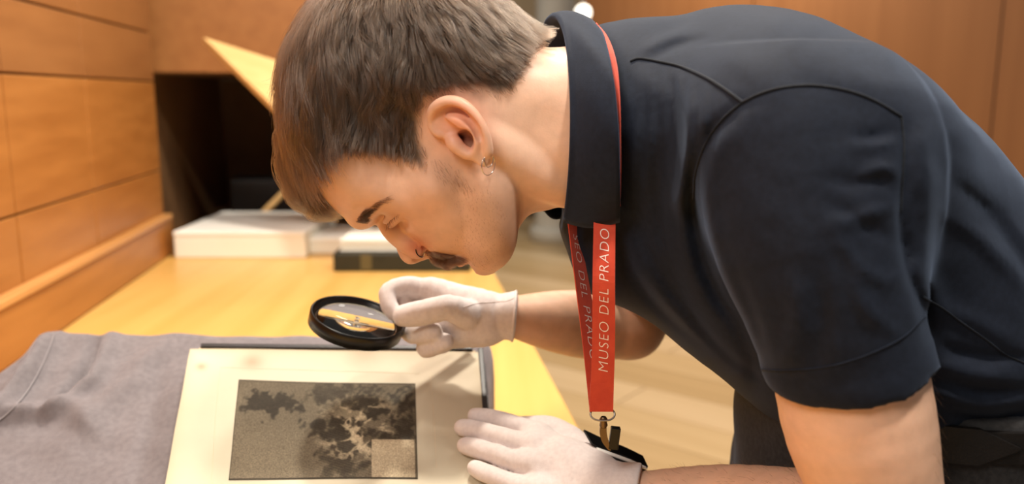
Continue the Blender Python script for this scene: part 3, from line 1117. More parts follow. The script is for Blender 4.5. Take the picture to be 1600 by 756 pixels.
hv.ell(E(748, 236, 136), (12, 12, 6), 8)
hv.ell(E(726, 219, 142), (14, 18, 22), 5, 'cut')                                                                     # concha
hv.ell(E(717, 216, 124), (6.5, 7.5, 16), 3, 'cut')                                                                   # ear canal
hv.chain([E(689, 190, 140), E(704, 199, 142), E(716, 203, 140)], [7.0, 6.0, 5.0], 4, 'cut')                           # hollow under the helix
hv.chain([E(684, 176, 141), E(702, 168, 147), E(724, 174, 152), E(742, 192, 154), E(752, 214, 152)], [3.0, 4.2, 4.2, 4.0, 3.0], 5, 'cut')   # groove inside the rim
hv.chain([E(704, 214, 127), E(711, 224, 131), E(722, 234, 133), E(733, 240, 134)], [7, 8, 6, 6], 6)                    # tragus
half = hv.F
nk = half.shape[2]
hfull = Vol((hv.lo[0], hv.lo[1], -HV * (nk - 2)), (hv.lo[0] + 1, hv.lo[1] + 1, 0), HV)
hfull.F = np.concatenate([half[:, :, :1:-1], half[:, :, 1:]], axis=2)
hfull.n = np.array(hfull.F.shape)
# close the neck end inside the collar
endp = (hv.ax[0] - 938).astype(np.float32)[:, None, None]
hfull.F = np.maximum(hfull.F, endp)
HVt, HQ = hfull.mesh(3)
print('head verts', len(HVt))

# ---------------- tint of the skin (hair roots, stubble, lips, redness; ear glow and shade painted in)
hair_line = [(400, 470), (478, 268), (500, 238), (538, 246), (569, 246), (604, 250), (640, 258), (664, 267), (667, 248), (660, 215), (657, 180), (668, 156), (703, 141), (749, 138), (778, 150),
             (802, 143), (819, 118), (833, 84), (858, 62), (880, 40), (880, -200), (300, -200), (300, 470)]
w_ = np.abs(HVt[:, 2])
Pn = head_world(np.column_stack([HVt[:, 0], HVt[:, 1], w_]))
OX, OY = project(Pn)                    # where the near side shows
hd = poly_sdf(OX, OY, np.array(hair_line, float))
front = (OX < 500) & (OY > 240)
skin = np.array([0.67, 0.41, 0.285])
tint = np.tile(skin, (len(HVt), 1))


def spot(u, v, ru, rv, col, amt, wmin=-1e9, wmax=1e9):
    global tint
    g = amt * np.exp(-(((OX - u) / ru) ** 2 + ((OY - v) / rv) ** 2)) * (w_ >= wmin) * (w_ <= wmax)
    tint = tint * (1 - g[:, None]) + np.array(col) * g[:, None]


spot(830, 180, 90, 90, (0.75, 0.49, 0.345), 0.8)
spot(651, 386, 20, 17, (0.54, 0.18, 0.11), 0.9)                    # nose
spot(720, 190, 40, 42, (0.72, 0.29, 0.17), 0.75, 112)               # ear: reddish skin, with light shining through painted in
spot(722, 217, 15, 17, (0.26, 0.07, 0.04), 0.85, 80, 132)  # shade of the ear hollow painted into the skin
spot(655, 330, 45, 30, (0.64, 0.33, 0.20), 0.5)
spot(715, 411, 16, 5, (0.50, 0.17, 0.12), 0.9, 0, 40)               # lips
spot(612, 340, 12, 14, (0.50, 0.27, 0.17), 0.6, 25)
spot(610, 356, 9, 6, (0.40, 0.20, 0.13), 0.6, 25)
stub = np.array([0.30, 0.175, 0.115])
for (u, v, ru, rv, a) in ((700, 265, 22, 20, 0.30), (714, 284, 18, 12, 0.40), (690, 400, 30, 10, 0.55), (755, 405, 24, 16, 0.35), (775, 370, 40, 40, 0.30), (780, 320, 35, 50, 0.25), (740, 330, 50, 40, 0.18), (800, 380, 20, 30, 0.3)):
    spot(u, v, ru, rv, stub, a)
root = np.array([0.085, 0.055, 0.036])
g = sstep(-hd, -4, 16)[:, None]
tint = tint * (1 - g) + root * g
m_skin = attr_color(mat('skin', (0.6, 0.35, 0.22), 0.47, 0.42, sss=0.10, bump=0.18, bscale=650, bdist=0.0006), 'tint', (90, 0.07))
headV = head_world(HVt)
headF = HQ
# ================================================================== arms (skin), gloves
def atr(px, py, y):
    return at(px, py, y)


# near (left) arm: shoulder -> elbow (below the frame) -> wrist
wristL = on_page(985, 783, 0.026)
L_sh = at(1262, 250, 0.565); L_el = at(1392, 842, 0.545)
av = Vol(np.minimum.reduce([L_sh, L_el, wristL]) - 0.09, np.maximum.reduce([L_sh, L_el, wristL]) + 0.09, 0.0025)
av.chain([L_sh, at(1300, 420, 0.56), at(1336, 640, 0.548), at(1368, 762, 0.545), L_el], [0.045, 0.0465, 0.0505, 0.0435, 0.041], 0.02, k_in=0.001)
av.chain([L_el, at(1270, 822, 0.60), at(1130, 790, 0.665), wristL], [0.041, 0.0430, 0.0345, 0.0245], 0.012, k_in=0.001)
aV, aF = av.mesh(2)
# far (right) arm: shoulder -> elbow behind the lanyard -> wrist
wristR = at(798, 494, 0.8355)
R_sh = at(1090, 280, 0.925); R_el = at(985, 508, 0.905)
rv = Vol(np.minimum.reduce([R_sh, R_el, wristR]) - 0.09, np.maximum.reduce([R_sh, R_el, wristR]) + 0.09, 0.0025)
rv.chain([R_sh, at(1040, 390, 0.925), at(1000, 470, 0.915), R_el], [0.052, 0.047, 0.041, 0.036], 0.02, k_in=0.001)
rv.chain([R_el, at(930, 508, 0.895), at(870, 502, 0.865), wristR], [0.036, 0.0380, 0.0330, 0.0205], 0.012, k_in=0.001)
rV, rF = rv.mesh(2)


def skin_tint(V):
    c = np.tile(np.array([0.68, 0.41, 0.275]), (len(V), 1))
    return c


# torso core under the clothes so that head and arms belong to one body
tv = Vol((0.02, 0.54, 0.90), (0.56, 0.95, 1.42), 0.006)
tv.chain([at(930, 195, 0.72), at(1040, 210, 0.735), at(1250, 320, 0.745), at(1420, 470, 0.745)], [0.040, 0.055, 0.085, 0.095], 0.02)
tv.cap(L_sh, at(1150, 250, 0.74), 0.042, 0.05, 0.02)
tv.cap(R_sh, at(1120, 250, 0.74), 0.042, 0.05, 0.02)
tV, tF = tv.mesh(1)
parts = [(headV, headF, tint), (aV, aF, skin_tint(aV)), (rV, rF, skin_tint(rV)), (tV, tF, skin_tint(tV))]
o = 0; VV_, FF_, TT_ = [], [], []
for v, f, t in parts:
    VV_.append(v); FF_.append(f + o); TT_.append(t); o += len(v)
bodyV, bodyF = np.concatenate(VV_), np.concatenate(FF_)
me = mesh_np('body', bodyV, bodyF)
set_tint(me, np.concatenate(TT_))
link('body', me, m_skin, pers)

# ---------------------------------------------------------------- gloves
m_glove = mat('white_cotton', (0.66, 0.585, 0.565), 0.88, 0.2, color2=(0.72, 0.645, 0.62), nscale=260, bump=0.5, bscale=1500, bdist=0.0005, sheen=0.3, sheen_tint=(1, 0.95, 0.92))


def hand_vol(pts, pad=0.035, h=0.0011):
    pts = np.asarray(pts)
    return Vol(pts.min(0) - pad, pts.max(0) + pad, h)


# left hand lying flat on the page
def PGp(px, py, h):
    return on_page(px, py, h)


fing = dict(
    index=([PGp(742, 649, 0.0085), PGp(760, 652, 0.0098), PGp(784, 657, 0.0135), PGp(812, 666, 0.0175), PGp(846, 680, 0.022)], [0.0076, 0.0083, 0.0086, 0.0092, 0.0110]),
    middle=([PGp(722, 668, 0.0090), PGp(740, 671, 0.0108), PGp(770, 679, 0.0165), PGp(800, 688, 0.022), PGp(838, 699, 0.026)], [0.0080, 0.0090, 0.0095, 0.0101, 0.0118]),
    ring=([PGp(727, 696, 0.0090), PGp(743, 700, 0.0108), PGp(772, 709, 0.0170), PGp(800, 719, 0.022), PGp(838, 728, 0.026)], [0.0080, 0.0090, 0.0095, 0.0099, 0.0118]),
    pinky=([PGp(742, 731, 0.0082), PGp(757, 738, 0.0098), PGp(782, 748, 0.014), PGp(806, 757, 0.018), PGp(842, 766, 0.022)], [0.0074, 0.0083, 0.0086, 0.0090, 0.0105]))
WCp = on_page(945, 768, 0.026)
allp = np.concatenate([v[0] for v in fing.values()] + [np.array([wristL, PGp(1010, 800, 0.03), PGp(860, 830, 0.02)])])
g1 = hand_vol(allp)
for nme, (P, R) in fing.items():
    Q = catmull(np.column_stack([P, R]), 6)
    for i in range(len(Q) - 1):
        g1.cap(Q[i, :3], Q[i + 1, :3], Q[i, 3], Q[i + 1, 3], 0.0012)
# webs between the finger roots and the back of the hand
for a_, b_ in (((826, 678), (832, 694)), ((822, 698), (828, 716)), ((826, 728), (832, 752))):
    g1.cap(PGp(*a_, 0.0185), PGp(*b_, 0.0185), 0.0085, 0.0085, 0.004)
for k0, k1, r0, r1 in (((842, 688), (930, 738), 0.0130, 0.020), ((838, 703), (935, 752), 0.0150, 0.021), ((838, 728), (935, 772), 0.0150, 0.021), ((846, 764), (935, 790), 0.0130, 0.019)):
    g1.cap(PGp(*k0, 0.021), PGp(*k1, 0.024), r0, r1, 0.010)
g1.cap(PGp(880, 722, 0.026), WCp, 0.019, 0.0215, 0.012)
# thumb folded against the far side of the palm, seen as a hump behind the index
g1.chain([PGp(800, 667, 0.006), PGp(828, 667, 0.009), PGp(860, 671, 0.016), PGp(896, 692, 0.02), PGp(935, 738, 0.022)], [0.0075, 0.009, 0.0108, 0.0125, 0.016], 0.005)
g1.chain([WCp, wristL, PGp(1003, 784, 0.026)], [0.0235, 0.0258, 0.0290], 0.010)
# trim at the cuff
cn = np.array(PGp(1003, 784, 0.026)) - np.array(PGp(960, 776, 0.025)); cn /= np.linalg.norm(cn)
cp = PGp(996, 784, 0.026)


def wrinkle(vol, amp, seed):
    """slack cotton: small soft creases in the glove's surface"""
    X, Y, Z = vol.ax[0][:, None, None], vol.ax[1][None, :, None], vol.ax[2][None, None, :]
    r = np.random.default_rng(seed)
    d = 0
    for f in (260, 420, 640):
        a = r.normal(size=3); a /= np.linalg.norm(a); b = r.normal(size=3); b /= np.linalg.norm(b)
        p = r.random(2) * 6.28
        w = 1.6 * np.sin(f * 0.5 * (b[0] * X + b[1] * Y + b[2] * Z) + p[0])
        d = d + np.sin(f * (a[0] * X + a[1] * Y + a[2] * Z) + w + p[1]) * (260 / f)
    vol.F -= (amp * d).astype(np.float32)


def half_space(vol, p, n, k=0.0):
    sl, X, Y, Z = vol.sub(vol.lo, vol.lo + vol.h * vol.n)
    D = (X - p[0]) * n[0] + (Y - p[1]) * n[1] + (Z - p[2]) * n[2]
    vol.put(sl, D.astype(np.float32), k, 'and')


wrinkle(g1, 0.00016, 2)
half_space(g1, cp, cn, 0.003)
gV, gF = g1.mesh(2)
gl = link('glove', mesh_np('glove', gV, gF), m_glove, pers)
gl['label'] = 'white cotton glove lying flat on the page'
ringp = []


def ring_around(c, n, r, seg=28, sq=1.0, up=None):
    n = np.asarray(n) / np.linalg.norm(n)
    a = np.cross(n, up if up is not None else [0, 0, 1.0]); a /= np.linalg.norm(a)
    b = np.cross(n, a)
    return np.array([c + r * (math.cos(t) * a + sq * math.sin(t) * b) for t in np.linspace(0, 2 * math.pi, seg, endpoint=False)])


tube('cuff_hem', ring_around(cp - cn * 0.002, cn, 0.0280), 0.0016, m_glove, gl, 8, True)

# ---------------------------------------------------------------- magnifying glass
R_ = np.array([1.0, 0, 0]); F_ = np.array([0, CT, -ST]); U_ = np.array([0, ST, CT])
lc = at(557, 503, 0.815)
ln = 0.267 * R_ + 0.917 * U_ - 0.295 * F_; ln /= np.linalg.norm(ln)
e1 = R_ - ln * (R_ @ ln); e1 /= np.linalg.norm(e1)
e2 = np.cross(ln, e1)
if e2 @ F_ < 0: e2 = -e2
LR = 0.0475
m_blackp = mat('black_plastic', (0.004, 0.004, 0.004), 0.3, 0.35)
glassm = bpy.data.materials.new('lens_glass'); glassm.use_nodes = True
nb_ = glassm.node_tree.nodes['Principled BSDF']
nb_.inputs['Base Color'].default_value = (0.97, 1.0, 0.98, 1); nb_.inputs['Roughness'].default_value = 0.0
nb_.inputs['Transmission Weight'].default_value = 1.0; nb_.inputs['IOR'].default_value = 1.5
mg = empty('magnifying_glass', tuple(lc))
tag(mg, 'round black rimmed magnifying glass held in the gloved hand above the book', 'magnifying glass')


def rev(name, prof, m, parent, seg=72, closed=True):
    V, F = [], []
    n = len(prof)
    for r, z in prof:
        for k in range(seg):
            a = 2 * math.pi * k / seg
            V.append(lc + e1 * (r * math.cos(a)) + e2 * (r * math.sin(a)) + ln * z)
    for i in range(n if closed else n - 1):
        j = (i + 1) % n
        for k in range(seg):
            l = (k + 1) % seg
            F.append((i * seg + k, i * seg + l, j * seg + l, j * seg + k))
    bm = bmesh.new()
    vs = [bm.verts.new(v) for v in V]
    for f in F:
        try: bm.faces.new([vs[i] for i in f])
        except ValueError: pass
    bmesh.ops.remove_doubles(bm, verts=bm.verts[:], dist=1e-6)
    return link(name, bm_mesh(name, bm, True), m, parent)


rev('rim', [(LR, -0.0068), (LR, 0.0058), (LR - 0.0006, 0.0068), (LR - 0.0016, 0.0068), (LR - 0.0022, 0.0058), (LR - 0.0022, 0.0022), (LR - 0.0055, 0.0016), (LR - 0.0055, -0.0022), (LR - 0.0022, -0.0028), (LR - 0.0022, -0.0068)], m_blackp, mg)
lp_ = []
for k in range(13):
    r = (LR - 0.0056) * k / 12
    lp_.append((r + 1e-5, 0.0042 * (1 - (r / (LR - 0.0056)) ** 2) + 0.0005))
for k in range(12, -1, -1):
    r = (LR - 0.0056) * k / 12
    lp_.append((r + 1e-5, -0.0042 * (1 - (r / (LR - 0.0056)) ** 2) - 0.0008))
rev('lens', lp_, glassm, mg)
hd_dir = e1 * math.cos(math.radians(38)) + e2 * math.sin(math.radians(38))
hs = lc + hd_dir * (LR - 0.001)
tube('handle', catmull([hs, hs + hd_dir * 0.006, hs + hd_dir * 0.010, hs + hd_dir * 0.05, hs + hd_dir * 0.095, hs + hd_dir * 0.097], 4), list(np.interp(np.linspace(0, 1, 21), [0, 0.2, 0.3, 0.6, 0.96, 1], [0.0035, 0.0038, 0.0065, 0.0075, 0.0068, 0.003])), m_blackp, mg, 16)
print('handle px', [tuple(np.round(project(hs + hd_dir * t), 0)) for t in (0, 0.02, 0.05, 0.09)], (hs + hd_dir * 0.05)[1])

# right hand closed round the handle; hdl(t) is a point along the handle
hdl = lambda t: hs + hd_dir * t
hp = []
D0 = 0.842
fR = dict(
    index=([at(664, 452, .850), at(636, 447, .846), at(609, 455, .838), at(607, 474, .828), at(617, 490, .822)], [.0115, .0098, .0090, .0084, .0074]),
    middle=([at(676, 460, .856), at(652, 452, .857), at(630, 462, .853), at(628, 480, .845), at(636, 494, .838)], [.0120, .0106, .0100, .0094, .0085]),
    ring=([at(700, 490, .860), at(668, 508, .862), at(644, 512, .846), at(646, 520, .826), at(676, 520, .812)], [.0120, .0115, .0110, .0108, .0105]),
    pinky=([at(716, 508, .856), at(694, 534, .856), at(668, 540, .840), at(670, 543, .822), at(694, 534, .812)], [.0115, .0105, .0100, .0098, .0095]),
    thumb=([at(630, 493, .806), at(648, 491, .804), at(676, 485, .803), at(702, 481, .806), at(728, 490, .816)], [.0108, .0122, .0120, .0125, .0150]))
allp = np.concatenate([v[0] for v in fR.values()] + [np.array([wristR])])
g2 = hand_vol(allp, 0.05)
# palm mass
g2.cap(at(690, 470, .850), at(765, 490, .838), .0150, .0200, .012)
g2.cap(at(674, 452, .848), at(735, 478, .838), .0135, .0180, .010)
g2.cap(at(700, 505, .845), at(765, 500, .836), .0185, .0205, .014)
g2.cap(at(705, 520, .845), at(760, 508, .836), .0150, .0190, .014)
g2.cap(at(688, 505, .846), at(740, 505, .838), .0190, .0200, .012)
g2.cap(at(660, 468, .862), at(700, 478, .856), .0130, .0170, .008)
g2.chain([at(750, 488, .838), at(780, 493, .835), at(812, 494, .836)], [.0215, .0218, .0268], .010, k_in=0.001)
for nme in ('index', 'middle', 'ring', 'pinky', 'thumb'):
    P, R = fR[nme]
    Q = catmull(np.column_stack([P, R]), 6)
    tmp = Vol(g2.lo, g2.lo + g2.h * (g2.n - 1), g2.h); tmp.n = g2.n; tmp.F = np.full(tuple(g2.n), 1.0, np.float32)
    for i in range(len(Q) - 1):
        tmp.cap(Q[i, :3], Q[i + 1, :3], Q[i, 3], Q[i + 1, 3], 0.0015)
    g2.F = smin(g2.F, tmp.F, 0.0028).astype(np.float32)
# creases: under the thumb and along the side seam
cR = at(806, 494, .836); cnR = at(806, 494, .836) - at(770, 491, .836); cnR /= np.linalg.norm(cnR)
wrinkle(g2, 0.00030, 4)
half_space(g2, cR, cnR, 0.003)
gV2, gF2 = g2.mesh(2)
gr = link('glove', mesh_np('glove', gV2, gF2), m_glove, pers)
gr['label'] = 'white cotton glove closed round the magnifying glass handle'
tube('cuff_hem', ring_around(cR - cnR * 0.002, cnR, 0.0258), 0.0014, m_glove, gr, 8, True)
gS2 = Surf(gV2, gF2); gS1 = Surf(gV, gF)


def seam_on(S, pxs, name, r, m, parent, off=0.0, n=8):
    pts = []
    for px, py in catmull(pxs, n):
        p, nn = S.hit(px, py, off)
        if p is not None: pts.append(p)
    if len(pts) > 3:
        return tube(name, pts, r, m, parent, 6)


seam_on(gS2, [(724, 480), (745, 474), (770, 472), (792, 470), (803, 466)], 'seam', 0.00045, m_glove, gr)
# ================================================================== clothes
def cloth_mat(name, c, c2, sheen=0.5, rough=0.8):
    m = mat(name, c, rough, 0.22, color2=c2, nscale=220, bump=0.35, bscale=1400, bdist=0.0004, sheen=sheen, sheen_tint=(0.48, 0.64, 0.95))
    m.node_tree.nodes['Principled BSDF'].inputs['Sheen Roughness'].default_value = 0.4
    return m


m_polo = cloth_mat('navy_pique', (0.0040, 0.0064, 0.0135), (0.0060, 0.0092, 0.0185), 0.13)
m_seam = cloth_mat('navy_seam', (0.004, 0.005, 0.007), (0.006, 0.007, 0.010), 0.1)
m_trou = cloth_mat('charcoal_twill', (0.022, 0.021, 0.021), (0.036, 0.034, 0.034), 0.15)
m_belt = mat('black_belt_leather', (0.005, 0.004, 0.0035), 0.45, 0.35, color2=(0.008, 0.006, 0.005), nscale=40, bump=0.2, bscale=500)

YT = 0.745
back = [(925, 52), (960, 42), (1010, 35), (1060, 25), (1100, 15), (1150, 10), (1200, 14), (1250, 28), (1300, 52), (1350, 83), (1400, 121), (1450, 164), (1500, 214), (1550, 275),
        (1600, 342), (1650, 430), (1690, 520), (1702, 580), (1690, 640)]
frontl = [(1560, 668), (1380, 670), (1290, 690), (1225, 668), (1158, 614), (1110, 573), (1057, 533), (1012, 497), (968, 474), (925, 458), (901, 432), (887, 396), (874, 356), (880, 325), (880, 230), (892, 120)]
tor = []
for px, py in catmull(back + frontl, 4, closed=True):
    p = at(px, py, YT); tor.append((p[0], p[2]))
tor = np.array(tor)
SH = 0.0026
sv = Vol((0.02, 0.44, 0.885), (0.56, 1.03, 1.455), SH)
XX, ZZ = np.meshgrid(sv.ax[0], sv.ax[2], indexing='ij')
dt = -poly_sdf(XX, ZZ, tor)
xs = lambda px: (px - 800) / FPX * YT
Wt = np.interp(XX, [xs(890), xs(960), xs(1020), xs(1120), xs(1230), xs(1420), xs(1600), xs(1710)], [0.086, 0.100, 0.124, 0.175, 0.188, 0.180, 0.163, 0.158])
Rt = np.interp(XX, [xs(890), xs(980), xs(1150), xs(1400), xs(1650)], [0.065, 0.090, 0.135, 0.130, 0.12])
q = np.maximum(Rt - dt, 0) / Rt
pw = np.abs(sv.ax[1] - YT)[None, :, None] / Wt[:, None, :]
sv.F[...] = ((np.sqrt(q[:, None, :] ** 2 + pw ** 2.2) - 1) * np.minimum(Rt, Wt)[:, None, :]).astype(np.float32)
sv.ell(at(985, 203, 0.735), (0.060, 0.119, 0.083), 0.03)
# near sleeve with the shoulder in it, cut square at the hem and hollow there, then joined to the torso
sw = Vol(sv.lo, sv.lo + sv.h * (sv.n - 1), sv.h); sw.n = sv.n; sw.ax = sv.ax; sw.F = np.full(tuple(sv.n), 0.5, np.float32)
sp = [at(1240, 236, 0.572), at(1258, 330, 0.562), at(1283, 440, 0.553), at(1318, 550, 0.548), at(1352, 655, 0.545)]
sr = [0.0645, 0.0665, 0.0625, 0.0555, 0.0525]
sw.chain(sp, sr, 0.0)
hemA, hemB = at(1208, 611, 0.545), at(1450, 549, 0.545)
hx = hemB - hemA; hx /= np.linalg.norm(hx)
hn = np.cross(np.array([0, 1.0, 0.12]), hx); hn /= np.linalg.norm(hn)
if hn[2] > 0: hn = -hn
inn = Vol(sv.lo, sv.lo + sv.h * (sv.n - 1), sv.h); inn.n = sv.n; inn.ax = sv.ax; inn.F = np.full(tuple(sv.n), 0.5, np.float32)
inn.chain(sp[2:] + [at(1372, 710, 0.544)], [r - 0.0030 for r in sr[2:]] + [0.049], 0.0)
Xs, Ys, Zs = sv.ax[0][:, None, None], sv.ax[1][None, :, None], sv.ax[2][None, None, :]
below = ((Xs - hemA[0]) * hn[0] + (Ys - hemA[1]) * hn[1] + (Zs - hemA[2]) * hn[2]).astype(np.float32)
# slight thickening at the hem's stitched band
sw.F -= (0.0012 * np.exp(-((below + 0.011) / 0.0075) ** 4)).astype(np.float32)
sw.F = np.maximum(sw.F, below)
sv.cap(at(1205, 215, 0.61), at(1330, 245, 0.595), 0.052, 0.052, 0.08)
kz = (0.012 + 0.040 * sstep(Zs, 1.06, 1.17)).astype(np.float32)
hh = np.maximum(kz - np.abs(sv.F - sw.F), 0) / kz
sv.F = (np.minimum(sv.F, sw.F) - hh * hh * kz * 0.25).astype(np.float32)
del inn, sw, hh
# far sleeve
sv.chain([at(1110, 250, 0.90), at(1060, 360, 0.925), at(1012, 462, 0.918)], [0.060, 0.060, 0.056], 0.05, k_in=0.02)
# far sleeve hem
sl, X, Y, Z = sv.sub((0.02, 0.83, 0.9), (0.30, 1.03, 1.2))
fa, fn = at(1006, 468, 0.918), at(1000, 480, 0.917) - at(1040, 400, 0.922); fn /= np.linalg.norm(fn)
F_ = sv.F[sl]
D = (X - fa[0]) * fn[0] + (Y - fa[1]) * fn[1] + (Z - fa[2]) * fn[2]
F_[...] = np.maximum(F_, np.where((X < at(1075, 440, .92)[0]), D, -1).astype(np.float32))

# ---- folds of the cloth, as a relief over the near side
fx, fy = np.meshgrid(np.arange(840, 1720, 4.0), np.arange(-10, 780, 4.0), indexing='ij')
relief = np.zeros_like(fx)


def crease(pts, wd, amp, taper=True):
    global relief
    d, t = line_dist(fx, fy, catmull(pts, 5))
    k = np.sin(np.pi * np.clip(t, 0.02, 0.98)) ** 0.6 if taper else 1.0
    relief += amp * np.exp(-(d / wd) ** 2) * k


# gathers below the shoulder seam
for i, (x0, y0, x1, y1) in enumerate([(1000, 100, 985, 330), (1018, 104, 1010, 300), (1040, 108, 1028, 260), (1058, 112, 1050, 330), (1080, 120, 1072, 260), (1100, 128, 1092, 300)]):
    crease([(x0, y0), ((x0 + x1) / 2 + 3, (y0 + y1) / 2), (x1, y1)], 8, 0.0019)
    crease([(x0 + 11, y0 + 6), ((x0 + x1) / 2 + 13, (y0 + y1) / 2), (x1 + 11, y1 - 20)], 7, -0.0015)
# line in front of the arm where sleeve and chest meet
crease([(1158, 165), (1105, 220), (1084, 290), (1092, 380), (1120, 455), (1160, 520), (1185, 600)], 13, -0.0085)
crease([(1130, 200), (1106, 290), (1118, 380), (1150, 470)], 12, 0.0030)
crease([(1060, 180), (1062, 300), (1080, 420), (1130, 520)], 14, 0.0035)
crease([(1030, 200), (1030, 320), (1050, 430), (1110, 530)], 10, -0.0030)
crease([(985, 340), (1010, 420), (1060, 490), (1130, 560)], 12, 0.0035)
crease([(965, 360), (985, 420), (1030, 480), (1110, 550)], 8, -0.003)
crease([(1000, 360), (1045, 450), (1120, 540), (1200, 600)], 8, -0.0025)
# behind the arm
crease([(1412, 190), (1414, 270), (1408, 340), (1418, 420), (1440, 480), (1452, 530)], 8, -0.0035)
crease([(1440, 200), (1450, 300), (1450, 420), (1480, 520)], 16, 0.0040)
# sleeve creases
crease([(1400, 205), (1370, 214), (1330, 214)], 8, -0.0034)
crease([(1400, 216), (1370, 226), (1330, 226)], 8, 0.0025)
crease([(1405, 270), (1375, 262), (1345, 278)], 7, 0.0034)
crease([(1405, 296), (1370, 284), (1330, 286), (1290, 278)], 9, -0.0029)
crease([(1408, 322), (1370, 330), (1330, 345), (1290, 350)], 11, 0.0032)
crease([(1415, 380), (1370, 365), (1320, 330), (1280, 310)], 10, -0.0027)
crease([(1425, 420), (1380, 440), (1330, 400), (1300, 360)], 11, 0.0029)
crease([(1240, 430), (1245, 500), (1225, 580)], 14, 0.0032)
crease([(1280, 420), (1285, 500), (1275, 590)], 14, -0.0029)
crease([(1330, 420), (1360, 490), (1420, 530)], 12, 0.0027)
crease([(1150, 430), (1180, 500), (1200, 580)], 11, -0.0029)
# side and back
crease([(1470, 330), (1540, 380), (1620, 470)], 14, 0.0030)
crease([(1480, 280), (1560, 350), (1640, 470)], 12, -0.0030)
crease([(1450, 560), (1520, 585), (1600, 590)], 12, 0.0045)
crease([(1450, 535), (1520, 555), (1620, 560)], 9, -0.0040)
crease([(1455, 610), (1530, 632), (1610, 625)], 10, 0.0040)
crease([(1455, 590), (1530, 610), (1610, 608)], 7, -0.0035)
crease([(1455, 640), (1540, 652), (1620, 640)], 7, -0.0035)
crease([(1460, 480), (1520, 500), (1590, 540)], 14, 0.0030)
# back of the shoulder
crease([(1000, 80), (1040, 60), (1080, 46)], 8, 0.0022)
crease([(1010, 96), (1060, 72), (1110, 58)], 7, -0.0018)
crease([(1230, 50), (1300, 90), (1390, 170)], 26, 0.0020)
rr = np.random.default_rng(5)
for i in range(5):
    f = 0.006 * 1.7 ** i
    ph = rr.random(4) * 6.28
    relief += 0.0009 / 1.35 ** i * np.sin(fx * f * 1.3 + ph[0] + 2 * np.sin(fy * f + ph[1])) * np.sin(fy * f * 1.1 + ph[2] + 1.6 * np.sin(fx * f * 0.8 + ph[3]))
hdist, _ = line_dist(fx, fy, np.array([(1208, 611), (1330, 604), (1400, 575), (1450, 549)]))
relief *= 0.05 + 0.95 * sstep(hdist, 10, 45)
IX = np.arange(0, sv.n[0], 1)
Xg, Yg, Zg = np.meshgrid(sv.ax[0], sv.ax[1], sv.ax[2], indexing='ij', sparse=True)
dep = Yg * CT - (Zg - CAM_Z) * ST
PX = (800 + FPX * Xg / dep).astype(np.float32)
PY = (378 - FPX * (Yg * ST + (Zg - CAM_Z) * CT) / dep).astype(np.float32)
gi = np.clip((PX - 840) / 4, 0, fx.shape[0] - 1.01); gj = np.clip((PY + 10) / 4, 0, fx.shape[1] - 1.01)
i0, j0 = gi.astype(np.int32), np.broadcast_to(gj, gi.shape).astype(np.int32) if gj.shape != gi.shape else gj.astype(np.int32)
fi, fj = gi - i0, gj - j0
R4 = relief.astype(np.float32)
val = (R4[i0, j0] * (1 - fi) + R4[i0 + 1, j0] * fi) * (1 - fj) + (R4[i0, j0 + 1] * (1 - fi) + R4[i0 + 1, j0 + 1] * fi) * fj
sv.F -= (val * sstep(YT + 0.01 - Yg, 0.0, 0.07)).astype(np.float32)
# open the neck
neck_in = [at(840, 190, 0.715), at(925, 190, 0.726)]
sv.cap(neck_in[0], neck_in[1], 0.066, 0.058, 0.004, 'cut')
pV, pF = sv.mesh(4)
polo = link('polo_shirt', mesh_np('polo_shirt', pV, pF), m_polo, pers)
polo['label'] = 'dark navy short sleeved polo shirt with gathered shoulders'
pS = Surf(pV, pF)
print('polo verts', len(pV))


def seam_line(pxs, name='seam', r=0.0008, off=0.0002, m=None, parent=None, n=10):
    return seam_on(pS, pxs, name, r, m or m_seam, parent or polo, off, n)


seam_line([(985, 96), (1000, 92), (1030, 97), (1065, 105), (1100, 120), (1130, 138), (1160, 160)], r=0.0013)
seam_line([(1160, 160), (1190, 146), (1225, 137), (1270, 134), (1320, 141), (1365, 157), (1408, 182)], r=0.0011)
seam_line([(1160, 160), (1130, 186), (1104, 222), (1088, 268), (1084, 310)], r=0.0010)
seam_line([(1408, 182), (1412, 230), (1409, 290), (1407, 330)], r=0.0009)
seam_line([(1190, 577), (1230, 578), (1290, 573), (1350, 556), (1410, 527), (1446, 492)], r=0.0006, m=m_polo)
seam_line([(1441, 463), (1470, 480), (1500, 502), (1540, 530), (1570, 553), (1600, 567)], r=0.0008)

# ---- collar: a stand-and-fall band round the neck; rows of points by angle
#  (fold edge) and (outer edge) given as pixel + depth, from the near front tip over the nape to the far front tip
fold_e = [(879, 343, 0.665), (885, 290, 0.642), (889, 220, 0.632), (889, 150, 0.640), (885, 88, 0.660), (878, 48, 0.690), (868, 28, 0.718), (856, 28, 0.745), (847, 45, 0.770), (846, 90, 0.795), (848, 180, 0.805), (850, 270, 0.785), (846, 326, 0.750)]
outer_e = [(969, 347, 0.640), (969, 290, 0.612), (967, 220, 0.600), (962, 150, 0.606), (954, 98, 0.628), (944, 60, 0.665), (930, 37, 0.710), (918, 32, 0.750), (905, 44, 0.790), (900, 90, 0.815), (898, 180, 0.828), (892, 270, 0.808), (880, 340, 0.760)]
inner_e = [(930, 322, 0.680), (934, 280, 0.672), (936, 220, 0.668), (936, 150, 0.672), (934, 100, 0.686), (930, 72, 0.705), (922, 62, 0.722), (914, 62, 0.745), (908, 74, 0.766), (906, 110, 0.782), (906, 180, 0.788), (904, 255, 0.775), (896, 310, 0.745)]
fe = catmull(np.array([at(*p) for p in fold_e]), 6); oe = catmull(np.array([at(*p) for p in outer_e]), 6); ie = catmull(np.array([at(*p) for p in inner_e]), 6)
cen = np.array([at(905, 190, 0.722)])
rows = []
